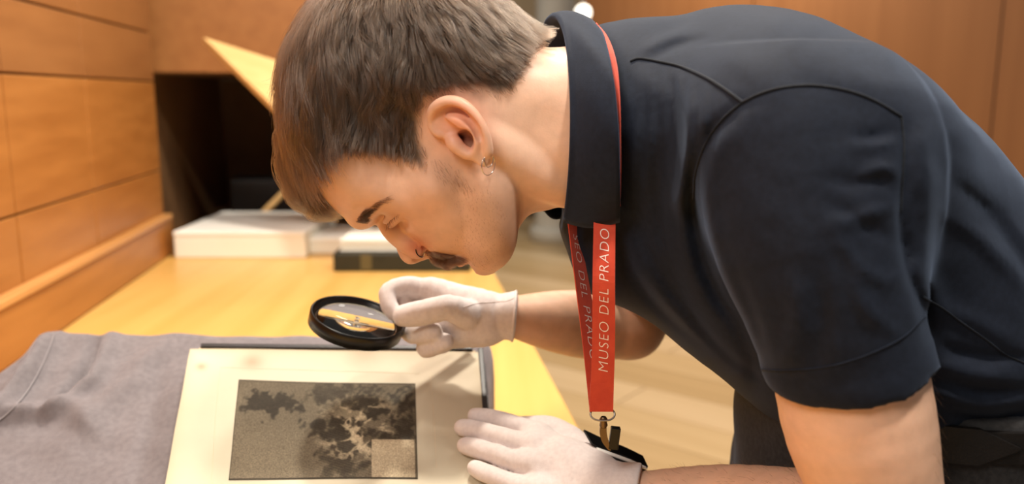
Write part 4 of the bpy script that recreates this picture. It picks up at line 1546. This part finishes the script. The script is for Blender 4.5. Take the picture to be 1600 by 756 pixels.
nrw = len(fe)
for k in range(nrw):
    f_, o_, i_ = fe[k], oe[k], ie[k]
    outw = (f_ - cen[0]); outw[0] = 0; outw /= np.linalg.norm(outw)
    row = []
    for t in np.linspace(0, 1, 7)[:-1]:                       # stand, from its foot up to the fold
        row.append(i_ * (1 - t) + (f_ + np.array([0.004, 0, 0]) - outw * 0.003) * t)
    for a in np.linspace(-0.5, 1.0, 6)[1:]:                    # rounded fold
        row.append(f_ + np.array([-0.0022 * math.cos(a * math.pi / 2) + 0.0035, 0, 0]) + outw * 0.0026 * math.sin(a * math.pi / 2))
    b0 = row[-1]
    for t in np.linspace(0, 1, 11)[1:]:                        # fall
        bulge = outw * 0.004 * math.sin(math.pi * t) + outw * 0.0006 * math.sin(k * 0.7 + 5 * t)
        row.append(b0 * (1 - t) + o_ * t + bulge)
    rows.append(row)
G = np.array(rows)
V1, F1 = grid_vf(G)
me = mesh_np('collar', V1, F1)
colr = link('collar', me, cloth_mat('navy_collar', (0.0040, 0.0068, 0.0150), (0.0060, 0.0098, 0.0205), 0.13), polo)
md = colr.modifiers.new('thick', 'SOLIDIFY'); md.thickness = 0.0020; md.offset = 0
colS = Surf(V1, F1)
# ---- trousers: hips and legs down to the floor, with plain black shoes
hipc = np.array([0.373, 0.745])
tr = Vol((0.12, 0.52, 0.03), (0.60, 0.98, 0.985), 0.0045)
X, Y, Z = tr.ax[0][:, None, None], tr.ax[1][None, :, None], tr.ax[2][None, None, :]
rx, ry = 0.156, 0.168
e_ = np.sqrt(((X - hipc[0]) / rx) ** 2 + ((Y - hipc[1]) / ry) ** 2)
D = np.maximum((e_ - 1) * 0.158, np.maximum(Z - 0.965, 0.80 - Z))
tr.F[...] = D.astype(np.float32)
for yy, kx in ((0.655, 0.365), (0.835, 0.345)):
    tr.chain([(0.340, yy, 0.81), (kx - 0.02, yy, 0.70), (kx - 0.03, yy, 0.48), (kx, yy, 0.25), (kx + 0.03, yy, 0.055)], [0.094, 0.092, 0.068, 0.062, 0.058], 0.04, k_in=0.01)
rr2 = np.random.default_rng(8)
tr.F -= (0.002 * np.sin(Z * 60 + 3 * np.sin(X * 25)) * np.sin(X * 40 + Y * 30)).astype(np.float32)
tV_, tF_ = tr.mesh(2)
trs = link('trousers', mesh_np('trousers', tV_, tF_), m_trou, pers)
tS = Surf(tV_, tF_)
# belt
def band(name, c, r0, r1, z0, z1, th, m, parent, a0=0, a1=2 * math.pi, seg=80, taper=0.0):
    rows = []
    closed = a1 - a0 > 6.2
    n = seg if closed else seg + 1
    for k in range(n):
        a = a0 + (a1 - a0) * k / seg
        ct, st = math.cos(a), math.sin(a)
        zz0, zz1 = z0, z1
        if taper and k > seg - 8:
            f = (k - seg + 8) / 8
            zz0 = z0 + (z1 - z0) * 0.5 * f; zz1 = z1 - (z1 - z0) * 0.5 * f
        P = lambda d, z: (c[0] + (r0 + d) * ct, c[1] + (r1 + d) * st, z)
        rows.append([P(0, zz0), P(th, zz0 + 0.0006), P(th, zz1 - 0.0006), P(0, zz1)])
    G = np.array(rows)
    I = np.arange(n * 4).reshape(n, 4); F = []
    for k in range(n if closed else n - 1):
        l = (k + 1) % n
        for j in range(4):
            F.append((I[k, j], I[l, j], I[l, (j + 1) % 4], I[k, (j + 1) % 4]))
    if not closed:
        F.append((I[0, 0], I[0, 1], I[0, 2], I[0, 3])); F.append((I[-1, 3], I[-1, 2], I[-1, 1], I[-1, 0]))
    bm = bmesh.new(); vs = [bm.verts.new(v) for v in G.reshape(-1, 3)]
    for f in F:
        try: bm.faces.new([vs[i] for i in f])
        except ValueError: pass
    return link(name, bm_mesh(name, bm, False), m, parent)


bz = float(at(1520, 697, 0.578)[2])
blt = band('belt', hipc, rx + 0.001, ry + 0.001, bz - 0.0125, bz + 0.0125, 0.0035, m_belt, pers)
# loose pointed end lying on the belt
tipx = float(at(1598, 690, 0.572)[0])
aT = -math.acos(np.clip((tipx - hipc[0]) / (rx + .005), -1, 1))
band('strap_end', hipc, rx + 0.0046, ry + 0.0046, bz - 0.0135, bz + 0.0155, 0.003, m_belt, blt, aT - 0.95, aT, 40, 1.0)
for yy, kx in ((0.655, 0.365), (0.835, 0.345)):
    sh = Vol((kx - 0.28, yy - 0.09, -0.005), (kx + 0.15, yy + 0.09, 0.16), 0.005)
    sh.chain([(kx + 0.06, yy, 0.05), (kx - 0.02, yy, 0.052), (kx - 0.12, yy, 0.042), (kx - 0.19, yy, 0.036)], [0.048, 0.048, 0.042, 0.034], 0.02)
    sh.cap((kx + 0.03, yy, 0.06), (kx + 0.03, yy, 0.11), 0.048, 0.046, 0.03)
    half_space(sh, (0, 0, 0.009), (0, 0, -1.0))
    v, f = sh.mesh(2)
    link('shoe', mesh_np('shoe', v, f), m_blackp, pers)
# ================================================================== hair, eyebrow, moustache, lashes
def hair_mat(name, c0, c1, rough=0.26):
    m = bpy.data.materials.new(name); m.use_nodes = True
    nt = m.node_tree
    for n in list(nt.nodes):
        if n.type == 'BSDF_PRINCIPLED': nt.nodes.remove(n)
    out = [n for n in nt.nodes if n.type == 'OUTPUT_MATERIAL'][0]
    h = nt.nodes.new('ShaderNodeBsdfHairPrincipled')
    h.parametrization = 'COLOR'
    info = nt.nodes.new('ShaderNodeHairInfo')
    r = nt.nodes.new('ShaderNodeValToRGB')
    r.color_ramp.elements[0].color = (*c0, 1); r.color_ramp.elements[1].color = (*c1, 1)
    nt.links.new(info.outputs['Random'], r.inputs['Fac'])
    nt.links.new(r.outputs['Color'], h.inputs['Color'])
    h.inputs['Roughness'].default_value = rough
    h.inputs['Radial Roughness'].default_value = 0.35
    nt.links.new(h.outputs['BSDF'], out.inputs['Surface'])
    return m


m_hair = hair_mat('brown_hair', (0.018, 0.0115, 0.0075), (0.090, 0.055, 0.033))
m_tache = hair_mat('auburn_hair', (0.022, 0.010, 0.005), (0.070, 0.031, 0.014))
m_brow = hair_mat('dark_brow_hair', (0.020, 0.011, 0.006), (0.050, 0.028, 0.016))


def unit(a):
    return a / (np.linalg.norm(a, axis=-1, keepdims=True) + 1e-9)


def coh_noise(P, f, seed):
    r = np.random.default_rng(seed); ph = r.random((3, 4)) * 6.28; k = r.normal(size=(3, 4, 3)) * f
    return np.stack([np.sin(P @ k[i].T + ph[i]).mean(1) for i in range(3)], 1)


def grow(roots, L, Hh, dirf, n=12, pull=0.7):
    """march strands along the head surface; dirf(p, s) gives the combing direction"""
    p = roots.copy(); out = [p.copy()]
    for i in range(n):
        s = (i + 1) / n
        g = hfull.grad(p)
        d = unit(dirf(p, s))
        d = unit(d - (d * g).sum(1, keepdims=True) * g * 0.92)
        p = p + d * (L / n)[:, None]
        g = hfull.grad(p)
        f = hfull.sample(p)
        tgt = Hh * (1 - (1 - s) ** 2.2)
        p = p + g * ((tgt - f) * pull)[:, None]
        out.append(p.copy())
    return np.stack(out, 1)


rs = np.random.default_rng(11)
cand = np.where((hd < 3) & (HVt[:, 0] < 880) & (hfull.sample(HVt) > -2))[0]
prob = np.where(HVt[cand, 2] < -50, 0.25, 1.0) * np.where(hd[cand] > -8, 0.8, 1.0)
pick = rs.choice(cand, 34000, p=prob / prob.sum())
roots = HVt[pick] + rs.normal(0, 0.7, (len(pick), 3))
a_in = -hd[pick]
U0, V0, W0 = roots.T
frontness = sstep(590 - U0, 0, 120)
topness = sstep(120 - V0, 0, 110) * sstep(150 - np.abs(W0), 20, 90)
fade = sstep(a_in, 0, 75)
keep = rs.random(len(pick)) < 0.35 + 0.65 * sstep(a_in, -2, 14)
roots, a_in, U0, V0, W0, frontness, topness, fade = [x[keep] for x in (roots, a_in, U0, V0, W0, frontness, topness, fade)]
L = 9 + 46 * fade + 30 * topness + 85 * frontness * sstep(a_in, 2, 40)
L *= rs.uniform(0.7, 1.15, len(L)) * (1 - 0.45 * sstep(U0, 770, 840))
Hh = 1.2 + 9 * fade + 7 * topness + rs.random(len(L)) ** 0.8 * (3 + 12 * fade + 10 * topness) * 0.7 + frontness * fade * rs.random(len(L)) * 14
crown = np.array([600.0, -60.0, 0.0])
nz = coh_noise(roots, 0.055, 5) * 0.5 + coh_noise(roots, 0.16, 6) * 0.55
own = rs.normal(0, 0.05, roots.shape)


def comb(p, s):
    d = unit(p - crown)
    grav = np.array([0.0, 1.0, 0.0])
    k = (0.25 + 0.55 * frontness * s)[:, None]
    back = np.array([0.5, 0.25, 0]) * sstep(U0 - 640, 0, 120)[:, None]
    inward = np.stack([0.45 * frontness * s * sstep(p[:, 1], 200, 330), 0 * s - 0 * frontness, -0.10 * np.sign(W0) * frontness], 1)
    return d * (1 - k) + grav * k + back + inward + nz * (0.55 + 0.2 * s) + own


SGR = grow(roots, L, Hh, comb, 12)
# forelock strands: from the front hair line, hanging over the forehead
fc = np.where((hd < -6) & (HVt[:, 0] < 530) & (HVt[:, 1] > 90) & (HVt[:, 2] > -70))[0]
pk = rs.choice(fc, 8500)
fr = HVt[pk] + rs.normal(0, 0.7, (len(pk), 3))
tgtv = np.clip(sstep(fr[:, 1], 90, 250), 0, 1)
Lf = rs.uniform(60, 150, len(pk)) * (1 - 0.30 * tgtv) * (1 - 0.45 * sstep(np.abs(fr[:, 2]), 50, 110))
Hf = 5 + rs.random(len(pk)) ** 0.7 * 26 * (1 - 0.5 * sstep(np.abs(fr[:, 2]), 60, 115))
nzf = coh_noise(fr, 0.07, 15) * 0.5 + coh_noise(fr, 0.2, 16) * 0.5
ownf = rs.normal(0, 0.045, fr.shape)


def combf(p, s):
    base = np.tile(np.array([-0.05, 1.0, 0.0]), (len(p), 1))
    base[:, 0] += 0.8 * sstep(p[:, 1], 230, 330)
    base[:, 2] += -0.10 * np.sign(fr[:, 2])
    return base + nzf * 0.5 + ownf


SF = grow(fr, Lf, Hf, combf, 14, 0.6)


def clump(S, n_guides, w0, w1, seed, pw=1.0):
    """pull strands towards guide strands so that they fall in locks"""
    r = np.random.default_rng(seed)
    gi = r.choice(len(S), n_guides, replace=False)
    gr = S[gi, 0]
    best = np.zeros(len(S), int)
    for a in range(0, len(S), 4000):
        b = S[a:a + 4000, 0]
        best[a:a + 4000] = ((b[:, None, :] - gr[None]) ** 2).sum(2).argmin(1)
    t = np.linspace(0, 1, S.shape[1]) ** pw
    w = (w0 + (w1 - w0) * t)[None, :, None] * r.uniform(0.6, 1.0, len(S))[:, None, None]
    G = S[gi][best]
    return S * (1 - w) + G * w


SGR = clump(SGR, 2200, 0.0, 0.62, 3)
SF = clump(SF, 190, 0.05, 0.80, 4)
strands = [head_world(s) for s in SGR] + [head_world(s) for s in SF]
radii = list(0.000085 + 0.00006 * fade) + [0.00014] * len(SF)
# single locks of the fringe
headS = Surf(headV, headF)
rk = np.random.default_rng(21)


def lock(ctrl, n, spread, tip=0.25, lift=0.004):
    C = []
    for px, py, w in ctrl:
        if w is None:
            p, nn = headS.hit(px, py, lift)
            if p is None: return
            C.append(p)
        else:
            C.append(head_world(MW(px, py, w)))
    C = catmull(np.array(C), 5)
    t = np.linspace(0, 1, len(C))
    sp = spread * S_PX * (0.8 + 0.6 * np.sin(np.pi * t) - (0.8 - tip) * t ** 2)
    for i in range(n):
        o = rk.normal(0, 1, 3) * np.array([1, 0.9, 1])
        o2 = rk.normal(0, 0.35, 3)
        m_ = max(6, int(len(C) * rk.uniform(0.72, 1.0)))
        S = C + sp[:, None] * (o[None] + o2[None] * np.sin(t * 3 + rk.random() * 6)[:, None])
        strands.append(S[:m_]); radii.append(0.00013)


for w in range(-72, 78, 5):
    j = lambda a: rk.normal(0, a * 1.4)
    sq = 1 - 0.25 * (w / 80) ** 2
    sx = max(0.0, abs(w) - 30) * 0.55
    lock([(454 + sx + j(3), 170, w), (444 + sx + j(3), 215, w), (444 + sx + j(3), 265, w * sq), (462 + sx * 0.6 + j(4), 310 + j(3), w * sq), (494 + j(5), 334 + j(3), w * 0.9 * sq), (530 + j(7), 343 + j(3), w * 0.8 * sq)], 55, 3.2, 0.25)
    lock([(466 + sx + j(3), 190, w), (457 + sx + j(3), 240, w), (466 + sx * 0.8 + j(3), 288, w * sq), (486 + j(4), 318 + j(3), w * sq), (512 + j(5), 332 + j(3), w * 0.9 * sq), (533 + j(6), 338 + j(3), w * 0.85 * sq)], 40, 3.0, 0.25)
for a in range(4):
    j = lambda a_: rk.normal(0, a_)
    lock([(506 + j(4), 110, None), (498 + j(4), 165, None), (500 + j(4), 215, None), (514 + j(4), 250, None), (530 + j(3), 280 + j(4), None)], 170, 4.5, 0.1, 0.010)
    lock([(516 + j(4), 96, None), (521 + j(4), 155, None), (538 + j(5), 205, None), (568 + j(6), 240, None)], 110, 4.2, 0.1, 0.008)
    lock([(492 + j(4), 130, None), (482 + j(4), 190, None), (490 + j(4), 236, None), (509 + j(5), 276 + j(4), None)], 150, 4.5, 0.1, 0.010)
    lock([(478 + j(4), 150, None), (470 + j(4), 200, None), (478 + j(4), 250, None), (492 + j(5), 290 + j(5), None)], 110, 4.5, 0.15, 0.007)
hair = hair_curves('hair', strands, radii, m_hair, pers)
hair['label'] = 'brown hair cropped at the sides with a long fringe hanging forward'


def in_poly(P):
    return poly_sdf(OX, OY, np.array(P, float)) < 0


def patch_hair(name, poly, n, L0, L1, H0, dirv, m, rad, seed, wlim=(-200, 200), nzk=0.35):
    r = np.random.default_rng(seed)
    c = np.where(in_poly(poly) & (HVt[:, 2] > wlim[0]) & (HVt[:, 2] < wlim[1]))[0]
    if len(c) == 0:
        print('no roots', name); return
    pk = r.choice(c, n)
    ro = HVt[pk] + r.normal(0, 0.5, (n, 3))
    sg = np.sign(ro[:, 2])
    nzz = coh_noise(ro, 0.25, seed) * nzk
    ow = r.normal(0, 0.14, ro.shape)
    dv = np.array(dirv, float)

    def f(p, s):
        d = np.tile(dv, (len(p), 1)); d[:, 2] *= sg
        return d + nzz + ow
    S = grow(ro, r.uniform(L0, L1, n), r.uniform(0.4, 1, n) * H0, f, 6)
    return [head_world(s) for s in S], [rad] * n, m


s1 = patch_hair('eyebrow', [(556, 347), (559, 339), (566, 332), (575, 328), (579, 333), (573, 341), (569, 349)], 620, 8, 15, 3.4, (0.65, -0.45, 0.55), m_brow, 0.00010, 21, (4, 130))
s2 = patch_hair('eyebrow', [(572, 335), (578, 322), (592, 313), (604, 309), (606, 313), (594, 320), (580, 334)], 230, 7, 13, 2.2, (0.85, -0.35, 0.3), m_brow, 0.00006, 22, (4, 140))
s1b = patch_hair('eyebrow', [(556, 347), (559, 337), (567, 328), (578, 323), (583, 328), (576, 338), (570, 349)], 500, 9, 18, 4.0, (0.65, -0.45, 0.55), m_brow, 0.00010, 23, (-130, -4))
for ss, rr_, mm in (s1, s1b):
    pass
eb = hair_curves('eyebrow', s1[0] + s2[0], s1[1] + s2[1], m_brow, pers)
eb['label'] = 'dark brown eyebrow'
eb2 = hair_curves('eyebrow', s1b[0], s1b[1], m_brow, pers)
t1 = patch_hair('moustache', [(664, 393), (676, 392), (692, 396), (708, 399), (720, 402), (718, 407), (704, 411), (690, 414), (676, 411), (668, 402)], 3400, 10, 20, 6.5, (0.9, 0.40, 0.45), m_tache, 0.00010, 31, (-58, 58))
mo = hair_curves('moustache', t1[0], t1[1], m_tache, pers)
mo['label'] = 'auburn moustache over the upper lip'
st1 = patch_hair('stubble', [(668, 250), (690, 248), (712, 262), (730, 282), (738, 300), (720, 302), (700, 290), (682, 275)], 150, 5, 11, 2.0, (0.5, 0.8, 0), m_brow, 0.000045, 41, (20, 140))
st2 = patch_hair('stubble', [(700, 300), (760, 285), (790, 330), (790, 400), (765, 424), (738, 414), (700, 392), (720, 350)], 600, 1.8, 4.0, 0.9, (0.4, 0.9, 0), m_brow, 0.00004, 42, (-20, 140))
stb = hair_curves('stubble', st1[0] + st2[0], st1[1] + st2[1], m_brow, pers)
# lashes along the lowered lid
slit = catmull(np.array(SLIT), 16)
ls = []
rl = np.random.default_rng(9)
for sgn in (1, -1):
    for j, q in enumerate(slit[5:]):
        fr0 = j / (len(slit) - 6)
        q = np.array(q) * np.array([1, 1, sgn])
        f = rl.uniform(0.7, 1.15) * 13
        d = np.array([-0.05 + 0.75 * fr0 ** 2 + rl.normal(0, 0.12), 0.95, 0.25 * sgn]); d /= np.linalg.norm(d)
        t = np.linspace(0, 1, 6)[:, None]
        o = np.array([-0.35, -0.05, 0.75 * sgn])
        ls.append(head_world(q + o * 2.5 + d * f * t + o * 4 * np.sin(t * 1.6)))
la = hair_curves('eyelashes', ls, [0.00016] * len(ls), m_brow, pers)

# ---- rings
m_silver = mat('silver', (0.75, 0.72, 0.68), 0.2, metal=1.0)
def hoop(name, c, r, ax1, ax2, rad, m, parent=None):
    t = np.linspace(0, 2 * math.pi, 28, endpoint=False)
    P = np.array([c + r * (math.cos(a) * np.array(ax1) + math.sin(a) * np.array(ax2)) for a in t])
    return tube(name, P, rad, m, parent, 8, True)
lobe = at(764, 248, 0.628)
c1 = at(763.5, 250, 0.626); c2 = at(763, 257.5, 0.627)
a1 = np.array([0.62, 0.78, 0]); a2 = np.array([0.05, 0, 1.0])
e1_ = hoop('earring', c1, 0.0053, a1, a2, 0.00034, m_silver, pers); e1_['label'] = 'small silver hoop earring'
e2_ = hoop('earring', c2, 0.0078, a1, a2, 0.00034, m_silver, pers); e2_['label'] = 'larger silver hoop earring'
def on_face(pxs, lift, y):
    out = []
    for px, py in catmull(pxs, 5):
        p, nn = headS.hit(px, py, lift)
        out.append(p if p is not None and abs(p[1] - y) < 0.012 else at(px, py, y))
    return np.array(out)


nr = tube('nose_ring', on_face([(649.5, 389.5), (650.5, 394.5), (654, 399), (659, 401.5)], 0.0007, 0.684), 0.00042, m_blackp, pers, 8)
nr['label'] = 'thin black nose ring'
nr2 = tube('bead', on_face([(659, 401.5), (661.5, 398.5), (662.5, 394.5)], 0.0007, 0.685), 0.00042, m_silver, nr, 8)

# fine hairs on the forearm and upper arm
hs_ = []
rh = np.random.default_rng(77)
armS_tree = BVHTree.FromPolygons([tuple(v) for v in aV], [tuple(f) for f in aF])
an = np.zeros_like(aV)
me_tmp = mesh_np('tmp', aV, aF)
nrm_ = np.zeros(len(aV) * 3, np.float32); me_tmp.vertices.foreach_get('normal', nrm_); nrm_ = nrm_.reshape(-1, 3)
bpy.data.meshes.remove(me_tmp)
apx, apy = project(aV)
c_ = np.where((apy > 560) & (apy < 800) & (nrm_[:, 0] > 0.6) & (apx > 1300))[0]
print('normal check', (nrm_ * (aV - aV.mean(0))).sum(1).mean())
for i in (rh.choice(c_, 90) if len(c_) else []):
    d = nrm_[i] * 0.75 + np.array([0.15, 0, -0.75]) + rh.normal(0, 0.25, 3); d /= np.linalg.norm(d)
    l = rh.uniform(0.004, 0.010); t = np.linspace(0, 1, 5)[:, None]
    hs_.append(aV[i] + d * l * t + np.array([0, 0, -0.003]) * t ** 2)
c_ = np.where((apy > 690) & (apx < 1250) & (apx > 1000) & (nrm_[:, 2] > 0.6))[0]
for i in (rh.choice(c_, 160) if len(c_) else []):
    d = nrm_[i] * 0.5 + np.array([-0.7, 0, 0]) + rh.normal(0, 0.25, 3); d /= np.linalg.norm(d)
    l = rh.uniform(0.003, 0.007); t = np.linspace(0, 1, 5)[:, None]
    hs_.append(aV[i] + d * l * t)
hair_curves('arm_hair', hs_, [0.00005] * len(hs_), m_tache, pers)
# ================================================================== lanyard
m_red = mat('red_ribbon', (0.52, 0.050, 0.022), 0.7, 0.25, color2=(0.58, 0.065, 0.028), nscale=90, bump=0.5, bscale=2200, bdist=0.0003, sheen=0.2)
m_letter = mat('white_print', (0.85, 0.72, 0.66), 0.7)
m_bronze = mat('dark_bronze', (0.16, 0.11, 0.065), 0.35, metal=0.9)
ly = empty('lanyard', tuple(at(940, 600, 0.68)))
tag(ly, 'red ribbon lanyard with white capital lettering hanging from the neck', 'lanyard')


def ribbon(name, Lp, Rp, th, m, parent, n=10):
    """flat strap between a left and a right edge line, with thickness"""
    Lq, Rq = catmull(Lp, n), catmull(Rp, n)
    V, F = [], []
    k = len(Lq)
    for i in range(k):
        t = Lq[min(i + 1, k - 1)] - Lq[max(i - 1, 0)]
        nn = np.cross(t, Rq[i] - Lq[i]); nn /= np.linalg.norm(nn) + 1e-12
        if nn[1] > 0: nn = -nn
        V += [Lq[i] + nn * th / 2, Rq[i] + nn * th / 2, Rq[i] - nn * th / 2, Lq[i] - nn * th / 2]
    for i in range(k - 1):
        a, b = 4 * i, 4 * i + 4
        for j in range(4):
            l = (j + 1) % 4
            F.append((a + j, a + l, b + l, b + j))
    F.append((0, 1, 2, 3)); F.append((4 * k - 1, 4 * k - 2, 4 * k - 3, 4 * k - 4))
    bm = bmesh.new(); vs = [bm.verts.new(v) for v in V]
    for f in F: bm.faces.new([vs[i] for i in f])
    return link(name, bm_mesh(name, bm, False), m, parent), Lq, Rq


yA, yB = 0.648, 0.664
fr_, L1, R1 = ribbon('strap', [at(928, 325, yA), at(926, 431, 0.634), at(925, 536, 0.649), at(922, 642, yB)], [at(962, 325, yA), at(961, 431, 0.630), at(961, 536, 0.647), at(957.5, 642, yB)], 0.0009, m_red, ly)
bs_, L2, R2 = ribbon('strap', [at(887, 345, 0.690), at(899, 443, 0.680), at(911, 542, 0.676), at(921, 640, 0.6715)], [at(902, 345, 0.700), at(920, 443, 0.692), at(938, 542, 0.684), at(953, 640, 0.6715)], 0.0009, m_red, ly)
# strip round the neck under the collar's edge
ne_in = [(969, 330, 0.652), (966, 262, 0.622), (963, 215, 0.611), (957, 150, 0.617), (949, 100, 0.640), (938, 60, 0.676), (926, 40, 0.712)]
ne_out = [(969, 334, 0.655), (970, 268, 0.622), (969.5, 215, 0.608), (968, 150, 0.612), (963, 98, 0.632), (951, 60, 0.668), (933, 36, 0.708)]
ribbon('neck_strap', [at(*p) for p in ne_in], [at(*p) for p in ne_out], 0.0012, m_red, ly)


def text_mesh(txt, shear=0.22):
    c = bpy.data.curves.new('lettering', 'FONT')
    c.body = txt; c.size = 1.0; c.extrude = 0.0; c.shear = shear; c.offset = -0.016; c.space_character = 1.16
    o = bpy.data.objects.new('tmp_text', c); COL.objects.link(o)
    bpy.context.view_layer.update()
    me = bpy.data.meshes.new_from_object(o.evaluated_get(bpy.context.evaluated_depsgraph_get()))
    bpy.data.objects.remove(o)
    return me


def letter_strap(txt, f0, f1, c0, c1, Lq, Rq, parent, down=False, off=0.0008):
    """print txt on the strap from fraction f0 to f1 of its length, across from c0 to c1 of its width"""
    me = text_mesh(txt)
    n = len(me.vertices); co = np.zeros(n * 3, np.float32); me.vertices.foreach_get('co', co); co = co.reshape(-1, 3)
    x0, x1 = co[:, 0].min(), co[:, 0].max(); y0, y1 = 0.0, 0.70
    tx = (co[:, 0] - x0) / (x1 - x0); ty = (co[:, 1] - y0) / (y1 - y0)
    f = f0 + (f1 - f0) * tx
    c = c0 + (c1 - c0) * ty
    k = len(Lq) - 1
    g = np.clip(f * k, 0, k - 1e-6); i = g.astype(int); w = (g - i)[:, None]
    Lw = Lq[i] * (1 - w) + Lq[i + 1] * w; Rw = Rq[i] * (1 - w) + Rq[i + 1] * w
    P = Lw * (1 - c[:, None]) + Rw * c[:, None]
    T = Lq[i + 1] - Lq[i]; N = np.cross(T, Rw - Lw); N /= np.linalg.norm(N, axis=1, keepdims=True); N *= np.where(N[:, 1:2] > 0, -1, 1)
    P = P + N * off
    me.vertices.foreach_set('co', P.astype(np.float32).ravel()); me.update()
    return link('lettering', me, m_letter, parent)


fy_ = lambda y, a, b: (y - a) / (b - a)
# near strap reads upwards, far strap reads downwards
letter_strap('MUSEO DEL PRADO', fy_(580, 325, 642), fy_(358, 325, 642), 0.72, 0.29, L1, R1, fr_)
letter_strap('SEO DEL PRADO', fy_(366, 345, 640), fy_(562, 345, 640), 0.30, 0.74, L2, R2, bs_)
# stitched end piece
ribbon('strap_end', [at(922.5, 598, .6578), at(921.5, 620, .6610), at(921, 642.5, yB - .0006)], [at(959.2, 598, .6570), at(958.5, 620, .6606), at(958, 642.5, yB - .0006)], 0.0014, m_red, ly)
# oval ring, swivel hook, buckle
rc = at(941.5, 647, yB)
t_ = np.linspace(0, 2 * math.pi, 32, endpoint=False)
px_m = yB / FPX
tube('ring', np.array([rc + np.array([20 * px_m * np.sign(math.cos(a)) * abs(math.cos(a)) ** 0.8, 0.003 * math.sin(a), 9 * px_m * math.sin(a)]) for a in t_]), 0.0008, mat('grey_wire', (0.35, 0.33, 0.31), 0.35, metal=1.0), ly, 8, True)
tube('swivel', [at(943, 651, yB), at(943, 655, yB), at(943, 658, yB), at(943, 664, yB), at(943.5, 668, yB)], [0.0022, 0.0036, 0.0028, 0.0036, 0.0022], m_bronze, ly, 14)
hk, _, _ = ribbon('hook', [at(938, 662, yB), at(937, 676, yB), at(941, 690, yB), at(950, 702, yB)], [at(947.5, 662, yB), at(948, 676, yB), at(951, 690, yB), at(954, 703, yB)], 0.0028, m_bronze, ly, 6)
bk_c = at(960, 684, yB + 0.001)
bkl = box('buckle', bk_c, (16 * px_m, 0.006, 38 * px_m), m_blackp, ly, Matrix.Rotation(math.radians(6), 3, 'Y'), 0.0008)
box('buckle_lug', at(961, 671, yB + 0.001), (10 * px_m, 0.0045, 6 * px_m), m_blackp, ly, Matrix.Rotation(math.radians(14), 3, 'Y'), 0.0006)
box('buckle_mark', at(959.5, 672, yB - 0.0016), (7 * px_m, 0.0006, 3 * px_m), mat('pale_mark', (0.8, 0.78, 0.7), 0.5), ly, Matrix.Rotation(math.radians(10), 3, 'Y'))
# flat black badge holder with a white card edge, lying behind the gloved wrist
yC = 0.735
ribbon('badge_holder', [at(912, 672, yC), at(940, 685, yC), at(975, 699, yC - .005), at(1004, 713, yC - .01)], [at(925, 694, yC - .012), at(945, 703, yC - .012), at(978, 714, yC - .017), at(1012, 730, yC - .022)], 0.0022, m_blackp, ly, 6)
ribbon('card', [at(932, 699, yC - .013), at(960, 709, yC - .015), at(1006, 726, yC - .020)], [at(934, 704, yC - .016), at(962, 714, yC - .018), at(1012, 733, yC - .023)], 0.0012, mat('white_card', (0.85, 0.83, 0.78), 0.5), ly, 6)
ribbon('badge_holder', [at(934, 705, yC - .014), at(962, 715, yC - .016), at(1010, 735, yC - .021)], [at(930, 716, yC - .022), at(960, 728, yC - .024), at(1004, 745, yC - .028)], 0.0022, m_blackp, ly, 6)
